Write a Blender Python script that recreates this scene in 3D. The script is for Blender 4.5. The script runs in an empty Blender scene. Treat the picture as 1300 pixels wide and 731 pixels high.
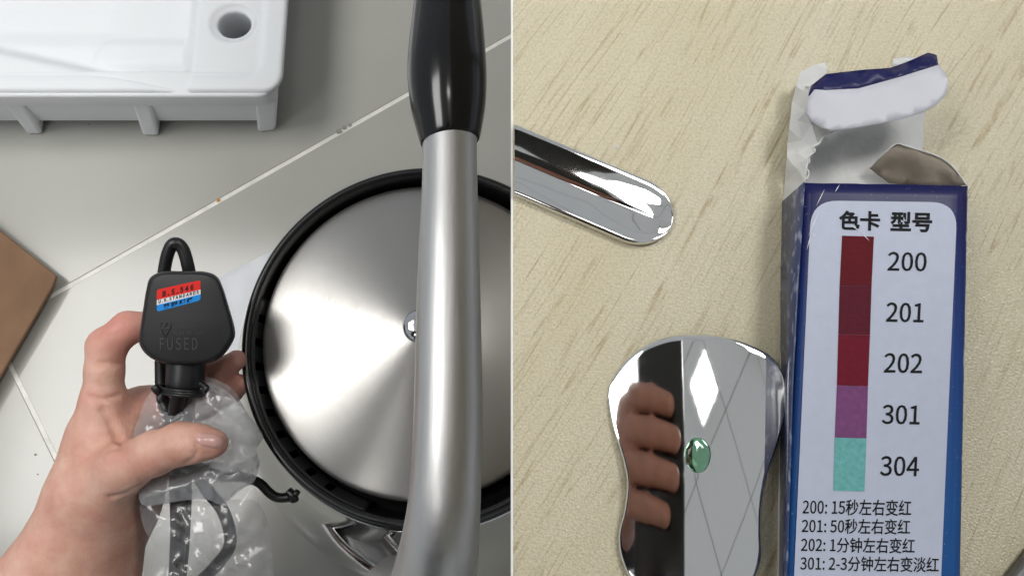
import bpy, math, random
import numpy as np
from mathutils import Vector, Matrix, noise
from mathutils.geometry import delaunay_2d_cdt

random.seed(7); np.random.seed(7)
scene = bpy.context.scene
COL = scene.collection

# ------------------------------------------------------------------ camera
HC = 0.72                      # camera height above the tiled floor
HT = 0.53                      # height of the table top
F = 1100.0                     # focal length in photo pixels (1300 wide)
PITCH = math.radians(14.0)
cam_data = bpy.data.cameras.new('camera')
cam_data.sensor_width = 36.0
cam_data.lens = 36.0 * F / 1300.0
cam_data.clip_start = 0.005
cam_data.clip_end = 50.0
cam = bpy.data.objects.new('camera', cam_data)
COL.objects.link(cam)
cam.location = (0, 0, HC)
cam.rotation_euler = (PITCH, 0, 0)
scene.camera = cam

# ------------------------------------------------------------------ world and lamps
world = bpy.data.worlds.new('World')
scene.world = world
world.use_nodes = True
bg = world.node_tree.nodes['Background']
bg.inputs[0].default_value = (0.86, 0.93, 1.0, 1)
bg.inputs[1].default_value = 0.42
LAMPS = [(-1.25, 0.40, 2.35, 1.0, 1.0, 10.0), (1.15, 1.0, 2.45, 0.55, 0.55, 26.0),
         (0.17, 0.50, 2.45, 0.26, 0.26, 12.0), (-0.95, -0.80, 2.40, 0.6, 0.6, 7.0)]

scene.render.engine = 'CYCLES'
scene.cycles.use_denoising = True
scene.cycles.max_bounces = 7
scene.cycles.diffuse_bounces = 3
scene.cycles.use_adaptive_sampling = True
scene.cycles.adaptive_threshold = 0.015
scene.cycles.transparent_max_bounces = 12
scene.cycles.caustics_reflective = False
scene.cycles.caustics_refractive = False
scene.cycles.sample_clamp_indirect = 4.0
scene.view_settings.view_transform = 'Standard'
scene.view_settings.look = 'None'
scene.view_settings.exposure = 0.0
scene.view_settings.gamma = 1.0

# ------------------------------------------------------------------ helpers
_R = Vector((1, 0, 0))
_U = Vector((0, math.cos(PITCH), math.sin(PITCH)))
_FW = Vector((0, math.sin(PITCH), -math.cos(PITCH)))
_C = Vector((0, 0, HC))
def ray(u, v):
    return _R * ((u - 650.0) / F) + _U * ((365.5 - v) / F) + _FW
def P(u, v, d):                # a point at distance d along the view axis
    return _C + ray(u, v) * d
def Z(u, v, z):                # a point at height z above the floor
    r = ray(u, v)
    return _C + r * ((z - HC) / r.z)

def srgb(r, g, b):
    f = lambda c: (c / 255 / 12.92) if c / 255 <= 0.04045 else ((c / 255 + 0.055) / 1.055) ** 2.4
    return (f(r), f(g), f(b), 1)

def new_mat(name):
    m = bpy.data.materials.new(name); m.use_nodes = True
    nt = m.node_tree
    return m, nt, nt.nodes['Principled BSDF']
def nd(nt, t, **kw):
    n = nt.nodes.new(t)
    for k, v in kw.items():
        if k in n.inputs: n.inputs[k].default_value = v
        else: setattr(n, k, v)
    return n
def mapped(nt, scale=(1, 1, 1), rot=(0, 0, 0)):
    tc = nd(nt, 'ShaderNodeTexCoord'); mp = nd(nt, 'ShaderNodeMapping')
    mp.inputs['Scale'].default_value = scale; mp.inputs['Rotation'].default_value = rot
    nt.links.new(tc.outputs['Object'], mp.inputs['Vector'])
    return mp.outputs['Vector']
def ramp(nt, fac, stops):
    r = nd(nt, 'ShaderNodeValToRGB')
    e = r.color_ramp.elements
    e[0].position, e[0].color = stops[0]
    e[1].position, e[1].color = stops[-1]
    for p, c in stops[1:-1]:
        x = e.new(p); x.color = c
    nt.links.new(fac, r.inputs['Fac'])
    return r.outputs['Color']
def bump(nt, b, height, strength, dist):
    n = nd(nt, 'ShaderNodeBump', Strength=strength, Distance=dist)
    nt.links.new(height, n.inputs['Height'])
    nt.links.new(n.outputs['Normal'], b.inputs['Normal'])
    return n
def simple(name, col, rough=0.5, metal=0.0, var=0.08, scale=60, bscale=0, bstr=0.2, bdist=0.0005, coat=0.0, spec=0.5):
    m, nt, b = new_mat(name)
    v = mapped(nt)
    n = nd(nt, 'ShaderNodeTexNoise', Scale=scale, Detail=5.0)
    nt.links.new(v, n.inputs['Vector'])
    lo = tuple(c * (1 - var) for c in col[:3]) + (1,); hi = tuple(min(1, c * (1 + var)) for c in col[:3]) + (1,)
    nt.links.new(ramp(nt, n.outputs['Fac'], [(0.3, lo), (0.7, hi)]), b.inputs['Base Color'])
    b.inputs['Roughness'].default_value = rough; b.inputs['Metallic'].default_value = metal
    b.inputs['Coat Weight'].default_value = coat; b.inputs['Specular IOR Level'].default_value = spec
    if bscale:
        n2 = nd(nt, 'ShaderNodeTexNoise', Scale=bscale, Detail=4.0)
        nt.links.new(v, n2.inputs['Vector'])
        bump(nt, b, n2.outputs['Fac'], bstr, bdist)
    return m

def set_tags(o, label=None, cat=None, group=None, kind=None):
    if label: o['label'] = label
    if cat: o['category'] = cat
    if group: o['group'] = group
    if kind: o['kind'] = kind
    return o
def empty(name, loc, label, cat, group=None):
    o = bpy.data.objects.new(name, None); COL.objects.link(o)
    o.location = loc; o.empty_display_size = 0.02
    return set_tags(o, label, cat, group)
def root_loc(o):
    v = Vector((0, 0, 0))
    while o is not None:
        v += o.location; o = o.parent
    return v
def obj(name, verts, faces, mat, parent=None, smooth=True, mats=None):
    me = bpy.data.meshes.new(name)
    me.from_pydata([tuple(v) for v in verts], [], [tuple(int(i) for i in f) for f in faces])
    me.materials.append(mat)
    for m in (mats or []): me.materials.append(m)
    me.polygons.foreach_set('use_smooth', [smooth] * len(me.polygons))
    me.update()
    o = bpy.data.objects.new(name, me); COL.objects.link(o)
    if parent is not None:
        o.parent = parent
        if parent.type == 'EMPTY': o.matrix_parent_inverse = Matrix.Translation(-parent.location)
    return o
def solidify(o, t, offset=-1):
    m = o.modifiers.new('thickness', 'SOLIDIFY'); m.thickness = t; m.offset = offset
def bevel(o, w, seg=2, angle=40):
    m = o.modifiers.new('bevel', 'BEVEL'); m.width = w; m.segments = seg; m.limit_method = 'ANGLE'; m.angle_limit = math.radians(angle)
def subsurf(o, n=2):
    m = o.modifiers.new('subsurf', 'SUBSURF'); m.levels = n; m.render_levels = n
def sharp(o, angle=35):
    o.data.shade_smooth() if hasattr(o.data, 'shade_smooth') else None
    m = o.modifiers.new('wn', 'WEIGHTED_NORMAL')

def spline(pts, per=10):                      # Catmull-Rom through vectors of any length
    a = np.array([list(p) for p in pts], float)
    a = np.vstack([2 * a[0] - a[1], a, 2 * a[-1] - a[-2]])
    out = []
    for i in range(1, len(a) - 2):
        for k in range(per):
            t = k / per
            out.append(0.5 * ((2 * a[i]) + (-a[i-1] + a[i+1]) * t + (2*a[i-1] - 5*a[i] + 4*a[i+1] - a[i+2]) * t*t + (-a[i-1] + 3*a[i] - 3*a[i+1] + a[i+2]) * t**3))
    out.append(a[-2])
    return np.array(out)
def closed_spline(pts, per=6):
    a = np.array(pts, float); n = len(a); out = []
    for i in range(n):
        p0, p1, p2, p3 = a[i-1], a[i], a[(i+1) % n], a[(i+2) % n]
        for k in range(per):
            t = k / per
            out.append(0.5 * ((2*p1) + (-p0+p2)*t + (2*p0-5*p1+4*p2-p3)*t*t + (-p0+3*p1-3*p2+p3)*t**3))
    return np.array(out)
def tube(pts, seg=16, per=8, cap=True):       # pts: (x, y, z, radius)
    s = spline(pts, per)
    vs, fs = [], []
    n = len(s)
    up = None
    for i in range(n):
        p = Vector(s[i][:3]); r = s[i][3]
        t = Vector(s[min(i+1, n-1)][:3]) - Vector(s[max(i-1, 0)][:3]); t.normalize()
        if up is None:
            up = t.orthogonal().normalized()
        up = (up - t * up.dot(t)).normalized()
        w = t.cross(up)
        for k in range(seg):
            a = 2 * math.pi * k / seg
            vs.append(p + (up * math.cos(a) + w * math.sin(a)) * r)
    for i in range(n - 1):
        for k in range(seg):
            fs.append((i*seg+k, i*seg+(k+1) % seg, (i+1)*seg+(k+1) % seg, (i+1)*seg+k))
    if cap:
        fs.append(tuple(range(seg - 1, -1, -1))); fs.append(tuple((n-1)*seg + k for k in range(seg)))
    return vs, fs
def lathe(prof, c, seg=128, close=False):
    vs, fs = [], []
    n = len(prof)
    for r, z in prof:
        for k in range(seg):
            a = 2 * math.pi * k / seg
            vs.append((c[0] + r * math.cos(a), c[1] + r * math.sin(a), c[2] + z))
    for i in range(n - 1 + (1 if close else 0)):
        j = (i + 1) % n
        for k in range(seg):
            fs.append((i*seg+k, i*seg+(k+1) % seg, j*seg+(k+1) % seg, j*seg+k))
    return vs, fs
def prism(poly, z0, z1):
    n = len(poly)
    vs = [(p[0], p[1], z0) for p in poly] + [(p[0], p[1], z1) for p in poly]
    fs = [tuple(range(n - 1, -1, -1)), tuple(range(n, 2*n))] + [(i, (i+1) % n, n+(i+1) % n, n+i) for i in range(n)]
    return vs, fs
def box(x0, x1, y0, y1, z0, z1):
    return prism([(x0, y0), (x1, y0), (x1, y1), (x0, y1)], z0, z1)
def inside(poly, x, y):
    c = False; n = len(poly)
    for i in range(n):
        x1, y1 = poly[i][0], poly[i][1]; x2, y2 = poly[(i+1) % n][0], poly[(i+1) % n][1]
        if (y1 > y) != (y2 > y) and x < (x2-x1)*(y-y1)/(y2-y1)+x1: c = not c
    return c
def triangulate(poly, spacing=None, jitter=0.35, sub=None):
    """2-D points and triangles of a polygon with an even scatter of points inside"""
    pts = []
    for i in range(len(poly)):
        a = np.array(poly[i][:2], float); b = np.array(poly[(i+1) % len(poly)][:2], float)
        k = max(1, int(np.linalg.norm(b-a) / (spacing or 1e9)))
        for j in range(k): pts.append(a + (b-a) * j / k)
    nb = len(pts)
    if spacing:
        arr = np.array(pts); x0, y0 = arr.min(0); x1, y1 = arr.max(0)
        y = y0 + spacing * .5; row = 0
        while y < y1:
            x = x0 + spacing * (.5 if row % 2 else 0)
            while x < x1:
                px, py = x + random.uniform(-jitter, jitter) * spacing, y + random.uniform(-jitter, jitter) * spacing
                if inside(poly, px, py) and np.min(np.hypot(arr[:, 0]-px, arr[:, 1]-py)) > spacing * .55: pts.append(np.array((px, py)))
                x += spacing
            y += spacing * .87; row += 1
    vs, _, fs, *_ = delaunay_2d_cdt([Vector((float(p[0]), float(p[1]))) for p in pts], [], [list(range(nb))], 1, 1e-5)
    return [tuple(v) for v in vs], [tuple(f) for f in fs]
def idw(poly, u, v, p=2.5):
    w = [1.0 / (max(1e-3, math.hypot(q[0]-u, q[1]-v)) ** p) for q in poly]
    s = sum(w)
    return sum(a * q[2] for a, q in zip(w, poly)) / s
def sheet(name, poly, mat, parent, spacing=8, amp=0.0, nscale=0.05, thick=0.0004, depth=False, smooth=True):
    """poly: (u, v, height above floor) -- or distance from the lens when depth"""
    vs, fs = triangulate(poly, spacing)
    out = []
    for u, v in vs:
        h = idw(poly, u, v) + amp * noise.noise(Vector((u * nscale, v * nscale, 3.1)))
        out.append(P(u, v, h) if depth else Z(u, v, h))
    fs = [f[::-1] for f in fs]
    o = obj(name, out, fs, mat, parent, smooth)
    if thick: solidify(o, thick, 0)
    return o

_txt = bpy.data.curves.new('lettering_source', 'FONT')
_txto = bpy.data.objects.new('lettering_source', _txt)
try:                                          # the sans face that ships with Blender
    _txt.font = bpy.data.fonts.load(bpy.utils.system_resource('DATAFILES') + '/fonts/Noto Sans CJK Regular.woff2')
except Exception:
    pass
_tcache = {}
def text_shape(body, bold=0.0, spacing=1.0):
    if (body, bold, spacing) in _tcache: return _tcache[body, bold, spacing]
    _txt.body = body; _txt.offset = bold; _txt.space_character = spacing; _txt.resolution_u = 3
    COL.objects.link(_txto)
    dg = bpy.context.evaluated_depsgraph_get(); dg.update()
    me = bpy.data.meshes.new_from_object(_txto.evaluated_get(dg))
    COL.objects.unlink(_txto)
    v = np.array([tuple(x.co) for x in me.vertices]); f = [tuple(p.vertices) for p in me.polygons]
    bpy.data.meshes.remove(me)
    mn, mx = v.min(0), v.max(0)
    _tcache[body, bold, spacing] = ((v[:, :2] - mn[:2]) / (mx[:2] - mn[:2]), f)
    return _tcache[body, bold, spacing]
def lettering(body, quad, put, mat, parent, bold=0.0, spacing=1.0, label=None, name='lettering'):
    """quad: TL, TR, BR, BL in photo pixels; put(u, v) -> point"""
    t, f = text_shape(body, bold, spacing)
    tl, tr, br, bl = [np.array(q, float) for q in quad]
    vs = []
    for a, b in t:
        q = (bl*(1-a) + br*a)*(1-b) + (tl*(1-a) + tr*a)*b
        vs.append(put(q[0], q[1]))
    o = obj(name, vs, f, mat, parent, False)
    if label: o['label'] = label
    return o

# every line of writing is shaped here, while the scene is still small
for _a in (('B.S.546', .02, 1.25), ('U.K.STANDARDS', .015, 1.15), ('英 國 規 格', .02, 1.0), ('FUSED', 0.0, 1.1), ('APPROVED', 0.0, 1.1), ('TO BS 546 2247', 0.0, 1.1),
           ('色卡', .012, 1.0), ('型号', .012, 1.0), ('200', .004, 1.0), ('201', .004, 1.0), ('202', .004, 1.0), ('301', .004, 1.0), ('304', .004, 1.0),
           ('200: 15秒左右变红', .004, 1.0), ('201: 50秒左右变红', .004, 1.0), ('202: 1分钟左右变红', .004, 1.0), ('301: 2-3分钟左右变淡红', .004, 1.0)):
    text_shape(*_a)

# signed-distance body building (one continuous skin)
def surface_nets(f, mn, mx, h):
    mn = np.array(mn, np.float32); n = np.ceil((np.array(mx) - mn) / h).astype(int) + 1
    ax = [mn[i] + h * np.arange(n[i], dtype=np.float32) for i in range(3)]
    g = np.stack(np.meshgrid(*ax, indexing='ij'), -1)
    val = np.full(n, 1.0, np.float32); B = 6; half = B * h * .87
    nb = (n + B - 1) // B
    cen = np.stack(np.meshgrid(*[mn[i] + h * (B * np.arange(nb[i]) + B / 2 - .5) for i in range(3)], indexing='ij'), -1).astype(np.float32)
    dc_ = f(cen.reshape(-1, 3)).reshape(nb)
    big = np.repeat(np.repeat(np.repeat(dc_, B, 0), B, 1), B, 2)[:n[0], :n[1], :n[2]]
    val[...] = big
    todo = np.abs(big) < half * 1.5 + 2 * h
    val[todo] = f(g[todo])
    ins = val < 0
    c = [(i, j, k) for i in (0, 1) for j in (0, 1) for k in (0, 1)]
    sl = lambda a, d: a[d[0]:a.shape[0]-1+d[0], d[1]:a.shape[1]-1+d[1], d[2]:a.shape[2]-1+d[2]]
    cnt = sum(sl(ins, d).astype(np.int8) for d in c)
    act = (cnt > 0) & (cnt < 8)
    idx = np.full(act.shape, -1, np.int64); ijk = np.argwhere(act); idx[act] = np.arange(len(ijk))
    acc = np.zeros((len(ijk), 3)); num = np.zeros(len(ijk))
    for d in c:
        for a in range(3):
            if d[a]: continue
            e = list(d); e[a] = 1
            v0 = sl(val, d)[act]; v1 = sl(val, e)[act]
            m = (v0 < 0) != (v1 < 0)
            t = np.where(m, v0 / np.where(m, v0 - v1, 1), 0)
            p = np.array(d, float)[None, :].repeat(len(ijk), 0); p[:, a] += t
            acc[m] += p[m]; num[m] += 1
    verts = mn + h * (ijk + acc / num[:, None])
    faces = []
    for a in range(3):
        b, cc = (a + 1) % 3, (a + 2) % 3
        s0 = [slice(None)]*3; s1 = [slice(None)]*3
        s0[a] = slice(0, -1); s1[a] = slice(1, None)
        cr = ins[tuple(s0)] != ins[tuple(s1)]
        e = np.argwhere(cr); e = e[(e[:, b] > 0) & (e[:, cc] > 0) & (e[:, b] < act.shape[b]) & (e[:, cc] < act.shape[cc])]
        fl = ins[tuple(s0)][tuple(e.T)]
        def cell(db, dc):
            q = e.copy(); q[:, b] -= db; q[:, cc] -= dc
            return idx[tuple(q.T)]
        q = np.stack([cell(1, 1), cell(0, 1), cell(0, 0), cell(1, 0)], 1)
        q[~fl] = q[~fl][:, ::-1]
        faces.append(q[(q >= 0).all(1)])
    return verts, np.vstack(faces)
def cone(p, a, b, ra, rb, flat=None):
    a = np.array(a, np.float32); b = np.array(b, np.float32); ba = b - a
    t = np.clip((p - a) @ ba / max(1e-12, ba @ ba), 0, 1)
    return np.linalg.norm(p - a - t[:, None] * ba, axis=1) - (ra + (rb - ra) * t)
def smin(a, b, k):
    h = np.maximum(k - np.abs(a - b), 0) / k
    return np.minimum(a, b) - h * h * k * .25

# ------------------------------------------------------------------ materials
def mat_tile():
    m, nt, b = new_mat('glazed grey floor tile')
    v = mapped(nt)
    n = nd(nt, 'ShaderNodeTexNoise', Scale=6.0, Detail=6.0); nt.links.new(v, n.inputs['Vector'])
    nt.links.new(ramp(nt, n.outputs['Fac'], [(0.3, srgb(172, 171, 164)), (0.7, srgb(181, 180, 174))]), b.inputs['Base Color'])
    n3 = nd(nt, 'ShaderNodeTexNoise', Scale=2.5, Detail=3.0); nt.links.new(v, n3.inputs['Vector'])
    mr = nd(nt, 'ShaderNodeMapRange'); mr.inputs['To Min'].default_value = 0.05; mr.inputs['To Max'].default_value = 0.22
    nt.links.new(n3.outputs['Fac'], mr.inputs['Value']); nt.links.new(mr.outputs['Result'], b.inputs['Roughness'])
    n2 = nd(nt, 'ShaderNodeTexNoise', Scale=14.0, Detail=2.0); nt.links.new(v, n2.inputs['Vector'])
    bump(nt, b, n2.outputs['Fac'], 0.05, 0.002)
    return m
M_TILE = mat_tile()
M_GROUT = simple('white grout', srgb(236, 234, 228), 0.85, var=0.1, scale=90, bscale=900, bstr=0.3)
M_FOAM = None
def mat_foam():
    m, nt, b = new_mat('white expanded polystyrene')
    v = mapped(nt)
    vo = nd(nt, 'ShaderNodeTexVoronoi', Scale=260.0); nt.links.new(v, vo.inputs['Vector'])
    b.inputs['Base Color'].default_value = (0.78, 0.80, 0.82, 1); b.inputs['Roughness'].default_value = 0.6
    bump(nt, b, vo.outputs['Distance'], 0.10, 0.0006)
    return m
M_FOAM = mat_foam()
M_CARD = simple('brown corrugated cardboard', srgb(126, 96, 72), 0.85, var=0.12, scale=30, bscale=300, bstr=0.2)
M_PAPER = simple('white paper', (0.82, 0.83, 0.86, 1), 0.7, var=0.02)
M_BLACKGLOSS = simple('glossy black plastic', (0.006, 0.006, 0.007, 1), 0.16, var=0.05, bscale=30, bstr=0.03, bdist=0.001)
M_RING = simple('satin black plastic rim', (0.008, 0.008, 0.009, 1), 0.25, var=0.05)
M_PLUG = simple('matte black moulded plastic', (0.010, 0.010, 0.011, 1), 0.42, spec=.36, var=0.1, bscale=2500, bstr=0.25, bdist=0.0003)
M_CABLE = simple('black rubber cable', (0.007, 0.007, 0.008, 1), 0.38, var=0.1, bscale=200, bstr=0.05)
M_EMBOSS = simple('moulded mark on black plastic', (0.034, 0.034, 0.036, 1), 0.35)
M_VENT = simple('grey black vent plastic', (0.030, 0.031, 0.034, 1), 0.3, var=.1, bscale=400, bstr=.1)
M_SLOT = simple('dark vent slot', (0.001, 0.001, 0.001, 1), 0.9, spec=0.0)
def mat_lid():
    m, nt, b = new_mat('spun brushed steel')
    b.inputs['Base Color'].default_value = (0.42, 0.41, 0.395, 1)
    b.inputs['Metallic'].default_value = 1.0; b.inputs['Roughness'].default_value = 0.30
    b.inputs['Anisotropic'].default_value = 0.85; b.inputs['Anisotropic Rotation'].default_value = 0.25
    tg = nd(nt, 'ShaderNodeTangent'); tg.direction_type = 'RADIAL'; tg.axis = 'Z'
    nt.links.new(tg.outputs['Tangent'], b.inputs['Tangent'])
    tc = nd(nt, 'ShaderNodeTexCoord')
    gr = nd(nt, 'ShaderNodeVectorMath', operation='SUBTRACT'); gr.inputs[1].default_value = (KL.x, KL.y, KL.z)
    nt.links.new(tc.outputs['Object'], gr.inputs[0])
    ml = nd(nt, 'ShaderNodeVectorMath', operation='MULTIPLY'); ml.inputs[1].default_value = (1, 1, 0)
    nt.links.new(gr.outputs[0], ml.inputs[0])
    ln = nd(nt, 'ShaderNodeVectorMath', operation='LENGTH'); nt.links.new(ml.outputs[0], ln.inputs[0])
    sp = nd(nt, 'ShaderNodeSeparateXYZ'); nt.links.new(gr.outputs[0], sp.inputs[0])
    at = nd(nt, 'ShaderNodeMath', operation='ARCTAN2'); nt.links.new(sp.outputs['Y'], at.inputs[0]); nt.links.new(sp.outputs['X'], at.inputs[1])
    cb = nd(nt, 'ShaderNodeCombineXYZ')
    a1 = nd(nt, 'ShaderNodeMath', operation='MULTIPLY'); a1.inputs[1].default_value = 1400.0; nt.links.new(ln.outputs['Value'], a1.inputs[0])
    a2 = nd(nt, 'ShaderNodeMath', operation='MULTIPLY'); a2.inputs[1].default_value = 1.6; nt.links.new(at.outputs[0], a2.inputs[0])
    nt.links.new(a1.outputs[0], cb.inputs['X']); nt.links.new(a2.outputs[0], cb.inputs['Y'])
    n = nd(nt, 'ShaderNodeTexNoise', Scale=1.0, Detail=3.0); nt.links.new(cb.outputs[0], n.inputs['Vector'])
    bump(nt, b, n.outputs['Fac'], 0.10, 0.0004)
    mr = nd(nt, 'ShaderNodeMapRange'); mr.inputs['To Min'].default_value = 0.24; mr.inputs['To Max'].default_value = 0.40
    nt.links.new(n.outputs['Fac'], mr.inputs['Value']); nt.links.new(mr.outputs['Result'], b.inputs['Roughness'])
    return m
def mat_brushed(name, scale, rough=0.3, col=(0.56, 0.56, 0.56, 1), bs=0.1):
    m, nt, b = new_mat(name)
    v = mapped(nt, scale)
    n = nd(nt, 'ShaderNodeTexNoise', Scale=1.0, Detail=4.0); nt.links.new(v, n.inputs['Vector'])
    b.inputs['Base Color'].default_value = col; b.inputs['Metallic'].default_value = 1.0
    mr = nd(nt, 'ShaderNodeMapRange'); mr.inputs['To Min'].default_value = rough * .8; mr.inputs['To Max'].default_value = rough * 1.25
    nt.links.new(n.outputs['Fac'], mr.inputs['Value']); nt.links.new(mr.outputs['Result'], b.inputs['Roughness'])
    bump(nt, b, n.outputs['Fac'], bs, 0.0004)
    return m
M_HANDLE = mat_brushed('satin brushed steel tube', (900, 25, 900), 0.44, (0.62, 0.615, 0.61, 1), 0.12)
M_BODY = mat_brushed('polished steel kettle body', (60, 60, 60), 0.14, (0.60, 0.60, 0.585, 1), 0.02)
M_BRACKET = mat_brushed('satin steel bracket', (90, 90, 90), 0.36, (0.42, 0.42, 0.43, 1), 0.02)
M_STEEL = mat_brushed('bright steel', (90, 90, 90), 0.10, (0.66, 0.66, 0.67, 1), 0.02)
def mat_mirror():
    m, nt, b = new_mat('mirror polished stainless steel')
    v = mapped(nt)
    n = nd(nt, 'ShaderNodeTexNoise', Scale=700.0, Detail=3.0); nt.links.new(v, n.inputs['Vector'])
    b.inputs['Base Color'].default_value = (0.90, 0.90, 0.90, 1); b.inputs['Metallic'].default_value = 1.0
    mr = nd(nt, 'ShaderNodeMapRange'); mr.inputs['To Min'].default_value = 0.02; mr.inputs['To Max'].default_value = 0.06
    nt.links.new(n.outputs['Fac'], mr.inputs['Value']); nt.links.new(mr.outputs['Result'], b.inputs['Roughness'])
    return m
M_MIRROR = mat_mirror()
def mat_skin():
    m, nt, b = new_mat('skin')
    v = mapped(nt)
    n = nd(nt, 'ShaderNodeTexNoise', Scale=55.0, Detail=6.0, Roughness=0.6); nt.links.new(v, n.inputs['Vector'])
    base = ramp(nt, n.outputs['Fac'], [(0.3, srgb(202, 148, 128)), (0.5, srgb(216, 168, 148)), (0.72, srgb(228, 188, 170))])
    at = nd(nt, 'ShaderNodeAttribute'); at.attribute_name = 'flush'
    mx = nd(nt, 'ShaderNodeMix', data_type='RGBA'); mx.inputs['B'].default_value = srgb(212, 140, 128)
    bn = nd(nt, 'ShaderNodeTexNoise', Scale=75.0, Detail=4.0); nt.links.new(v, bn.inputs['Vector'])
    bl = nd(nt, 'ShaderNodeMapRange'); bl.inputs['From Min'].default_value = .45; bl.inputs['From Max'].default_value = .75; bl.inputs['To Max'].default_value = .55
    nt.links.new(bn.outputs['Fac'], bl.inputs['Value'])
    mxf = nd(nt, 'ShaderNodeMath', operation='MAXIMUM'); nt.links.new(at.outputs['Fac'], mxf.inputs[0]); nt.links.new(bl.outputs['Result'], mxf.inputs[1])
    nt.links.new(mxf.outputs[0], mx.inputs['Factor']); nt.links.new(base, mx.inputs['A'])
    nt.links.new(mx.outputs['Result'], b.inputs['Base Color'])
    b.inputs['Roughness'].default_value = 0.5
    b.inputs['Subsurface Weight'].default_value = 0.12; b.inputs['Subsurface Radius'].default_value = (0.004, 0.0015, 0.0008)
    b.inputs['Subsurface Scale'].default_value = 0.7
    vo = nd(nt, 'ShaderNodeTexVoronoi', Scale=900.0); nt.links.new(mapped(nt, (1, .45, 1), (0, 0, .5)), vo.inputs['Vector'])
    n2 = nd(nt, 'ShaderNodeTexNoise', Scale=170.0, Detail=5.0); nt.links.new(v, n2.inputs['Vector'])
    ad = nd(nt, 'ShaderNodeMath', operation='MULTIPLY_ADD'); ad.inputs[1].default_value = 0.35
    nt.links.new(vo.outputs['Distance'], ad.inputs[0]); nt.links.new(n2.outputs['Fac'], ad.inputs[2])
    bump(nt, b, ad.outputs[0], 0.42, 0.0008)
    return m
M_SKIN = mat_skin()
M_NAIL = simple('fingernail', srgb(216, 168, 160), 0.22, var=0.05, scale=120, coat=0.2)
def mat_bag(name, haze):
    m, nt, b = new_mat(name)
    out = nt.nodes['Material Output']
    nt.nodes.remove(b)
    v = mapped(nt)
    n = nd(nt, 'ShaderNodeTexNoise', Scale=60.0, Detail=5.0, Distortion=0.8); nt.links.new(v, n.inputs['Vector'])
    bp = nd(nt, 'ShaderNodeBump', Strength=0.15, Distance=0.002); nt.links.new(n.outputs['Fac'], bp.inputs['Height'])
    tr = nd(nt, 'ShaderNodeBsdfTransparent'); tr.inputs[0].default_value = (0.98, 0.98, 0.985, 1)
    gl = nd(nt, 'ShaderNodeBsdfGlossy'); gl.inputs['Roughness'].default_value = 0.24; gl.inputs['Color'].default_value = (1, 1, 1, 1)
    df = nd(nt, 'ShaderNodeBsdfDiffuse'); df.inputs['Color'].default_value = (0.88, 0.89, 0.92, 1)
    tl = nd(nt, 'ShaderNodeBsdfTranslucent'); tl.inputs['Color'].default_value = (0.88, 0.89, 0.92, 1)
    for s in (gl, df): nt.links.new(bp.outputs['Normal'], s.inputs['Normal'])
    fr = nd(nt, 'ShaderNodeFresnel', IOR=1.5); nt.links.new(bp.outputs['Normal'], fr.inputs['Normal'])
    m1 = nd(nt, 'ShaderNodeMixShader'); m1.inputs[0].default_value = 0.5; nt.links.new(df.outputs[0], m1.inputs[1]); nt.links.new(tl.outputs[0], m1.inputs[2])
    m2 = nd(nt, 'ShaderNodeMixShader'); m2.inputs[0].default_value = haze; nt.links.new(tr.outputs[0], m2.inputs[1]); nt.links.new(m1.outputs[0], m2.inputs[2])
    ma = nd(nt, 'ShaderNodeMath', operation='MULTIPLY'); ma.inputs[1].default_value = 1.5; nt.links.new(fr.outputs[0], ma.inputs[0])
    m3 = nd(nt, 'ShaderNodeMixShader'); nt.links.new(ma.outputs[0], m3.inputs[0]); nt.links.new(m2.outputs[0], m3.inputs[1]); nt.links.new(gl.outputs[0], m3.inputs[2])
    nt.links.new(m3.outputs[0], out.inputs['Surface'])
    return m
M_BAG = mat_bag('milky crumpled polythene', 0.35)
M_BAGCLEAR = mat_bag('clear crumpled polythene', 0.16)
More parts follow.
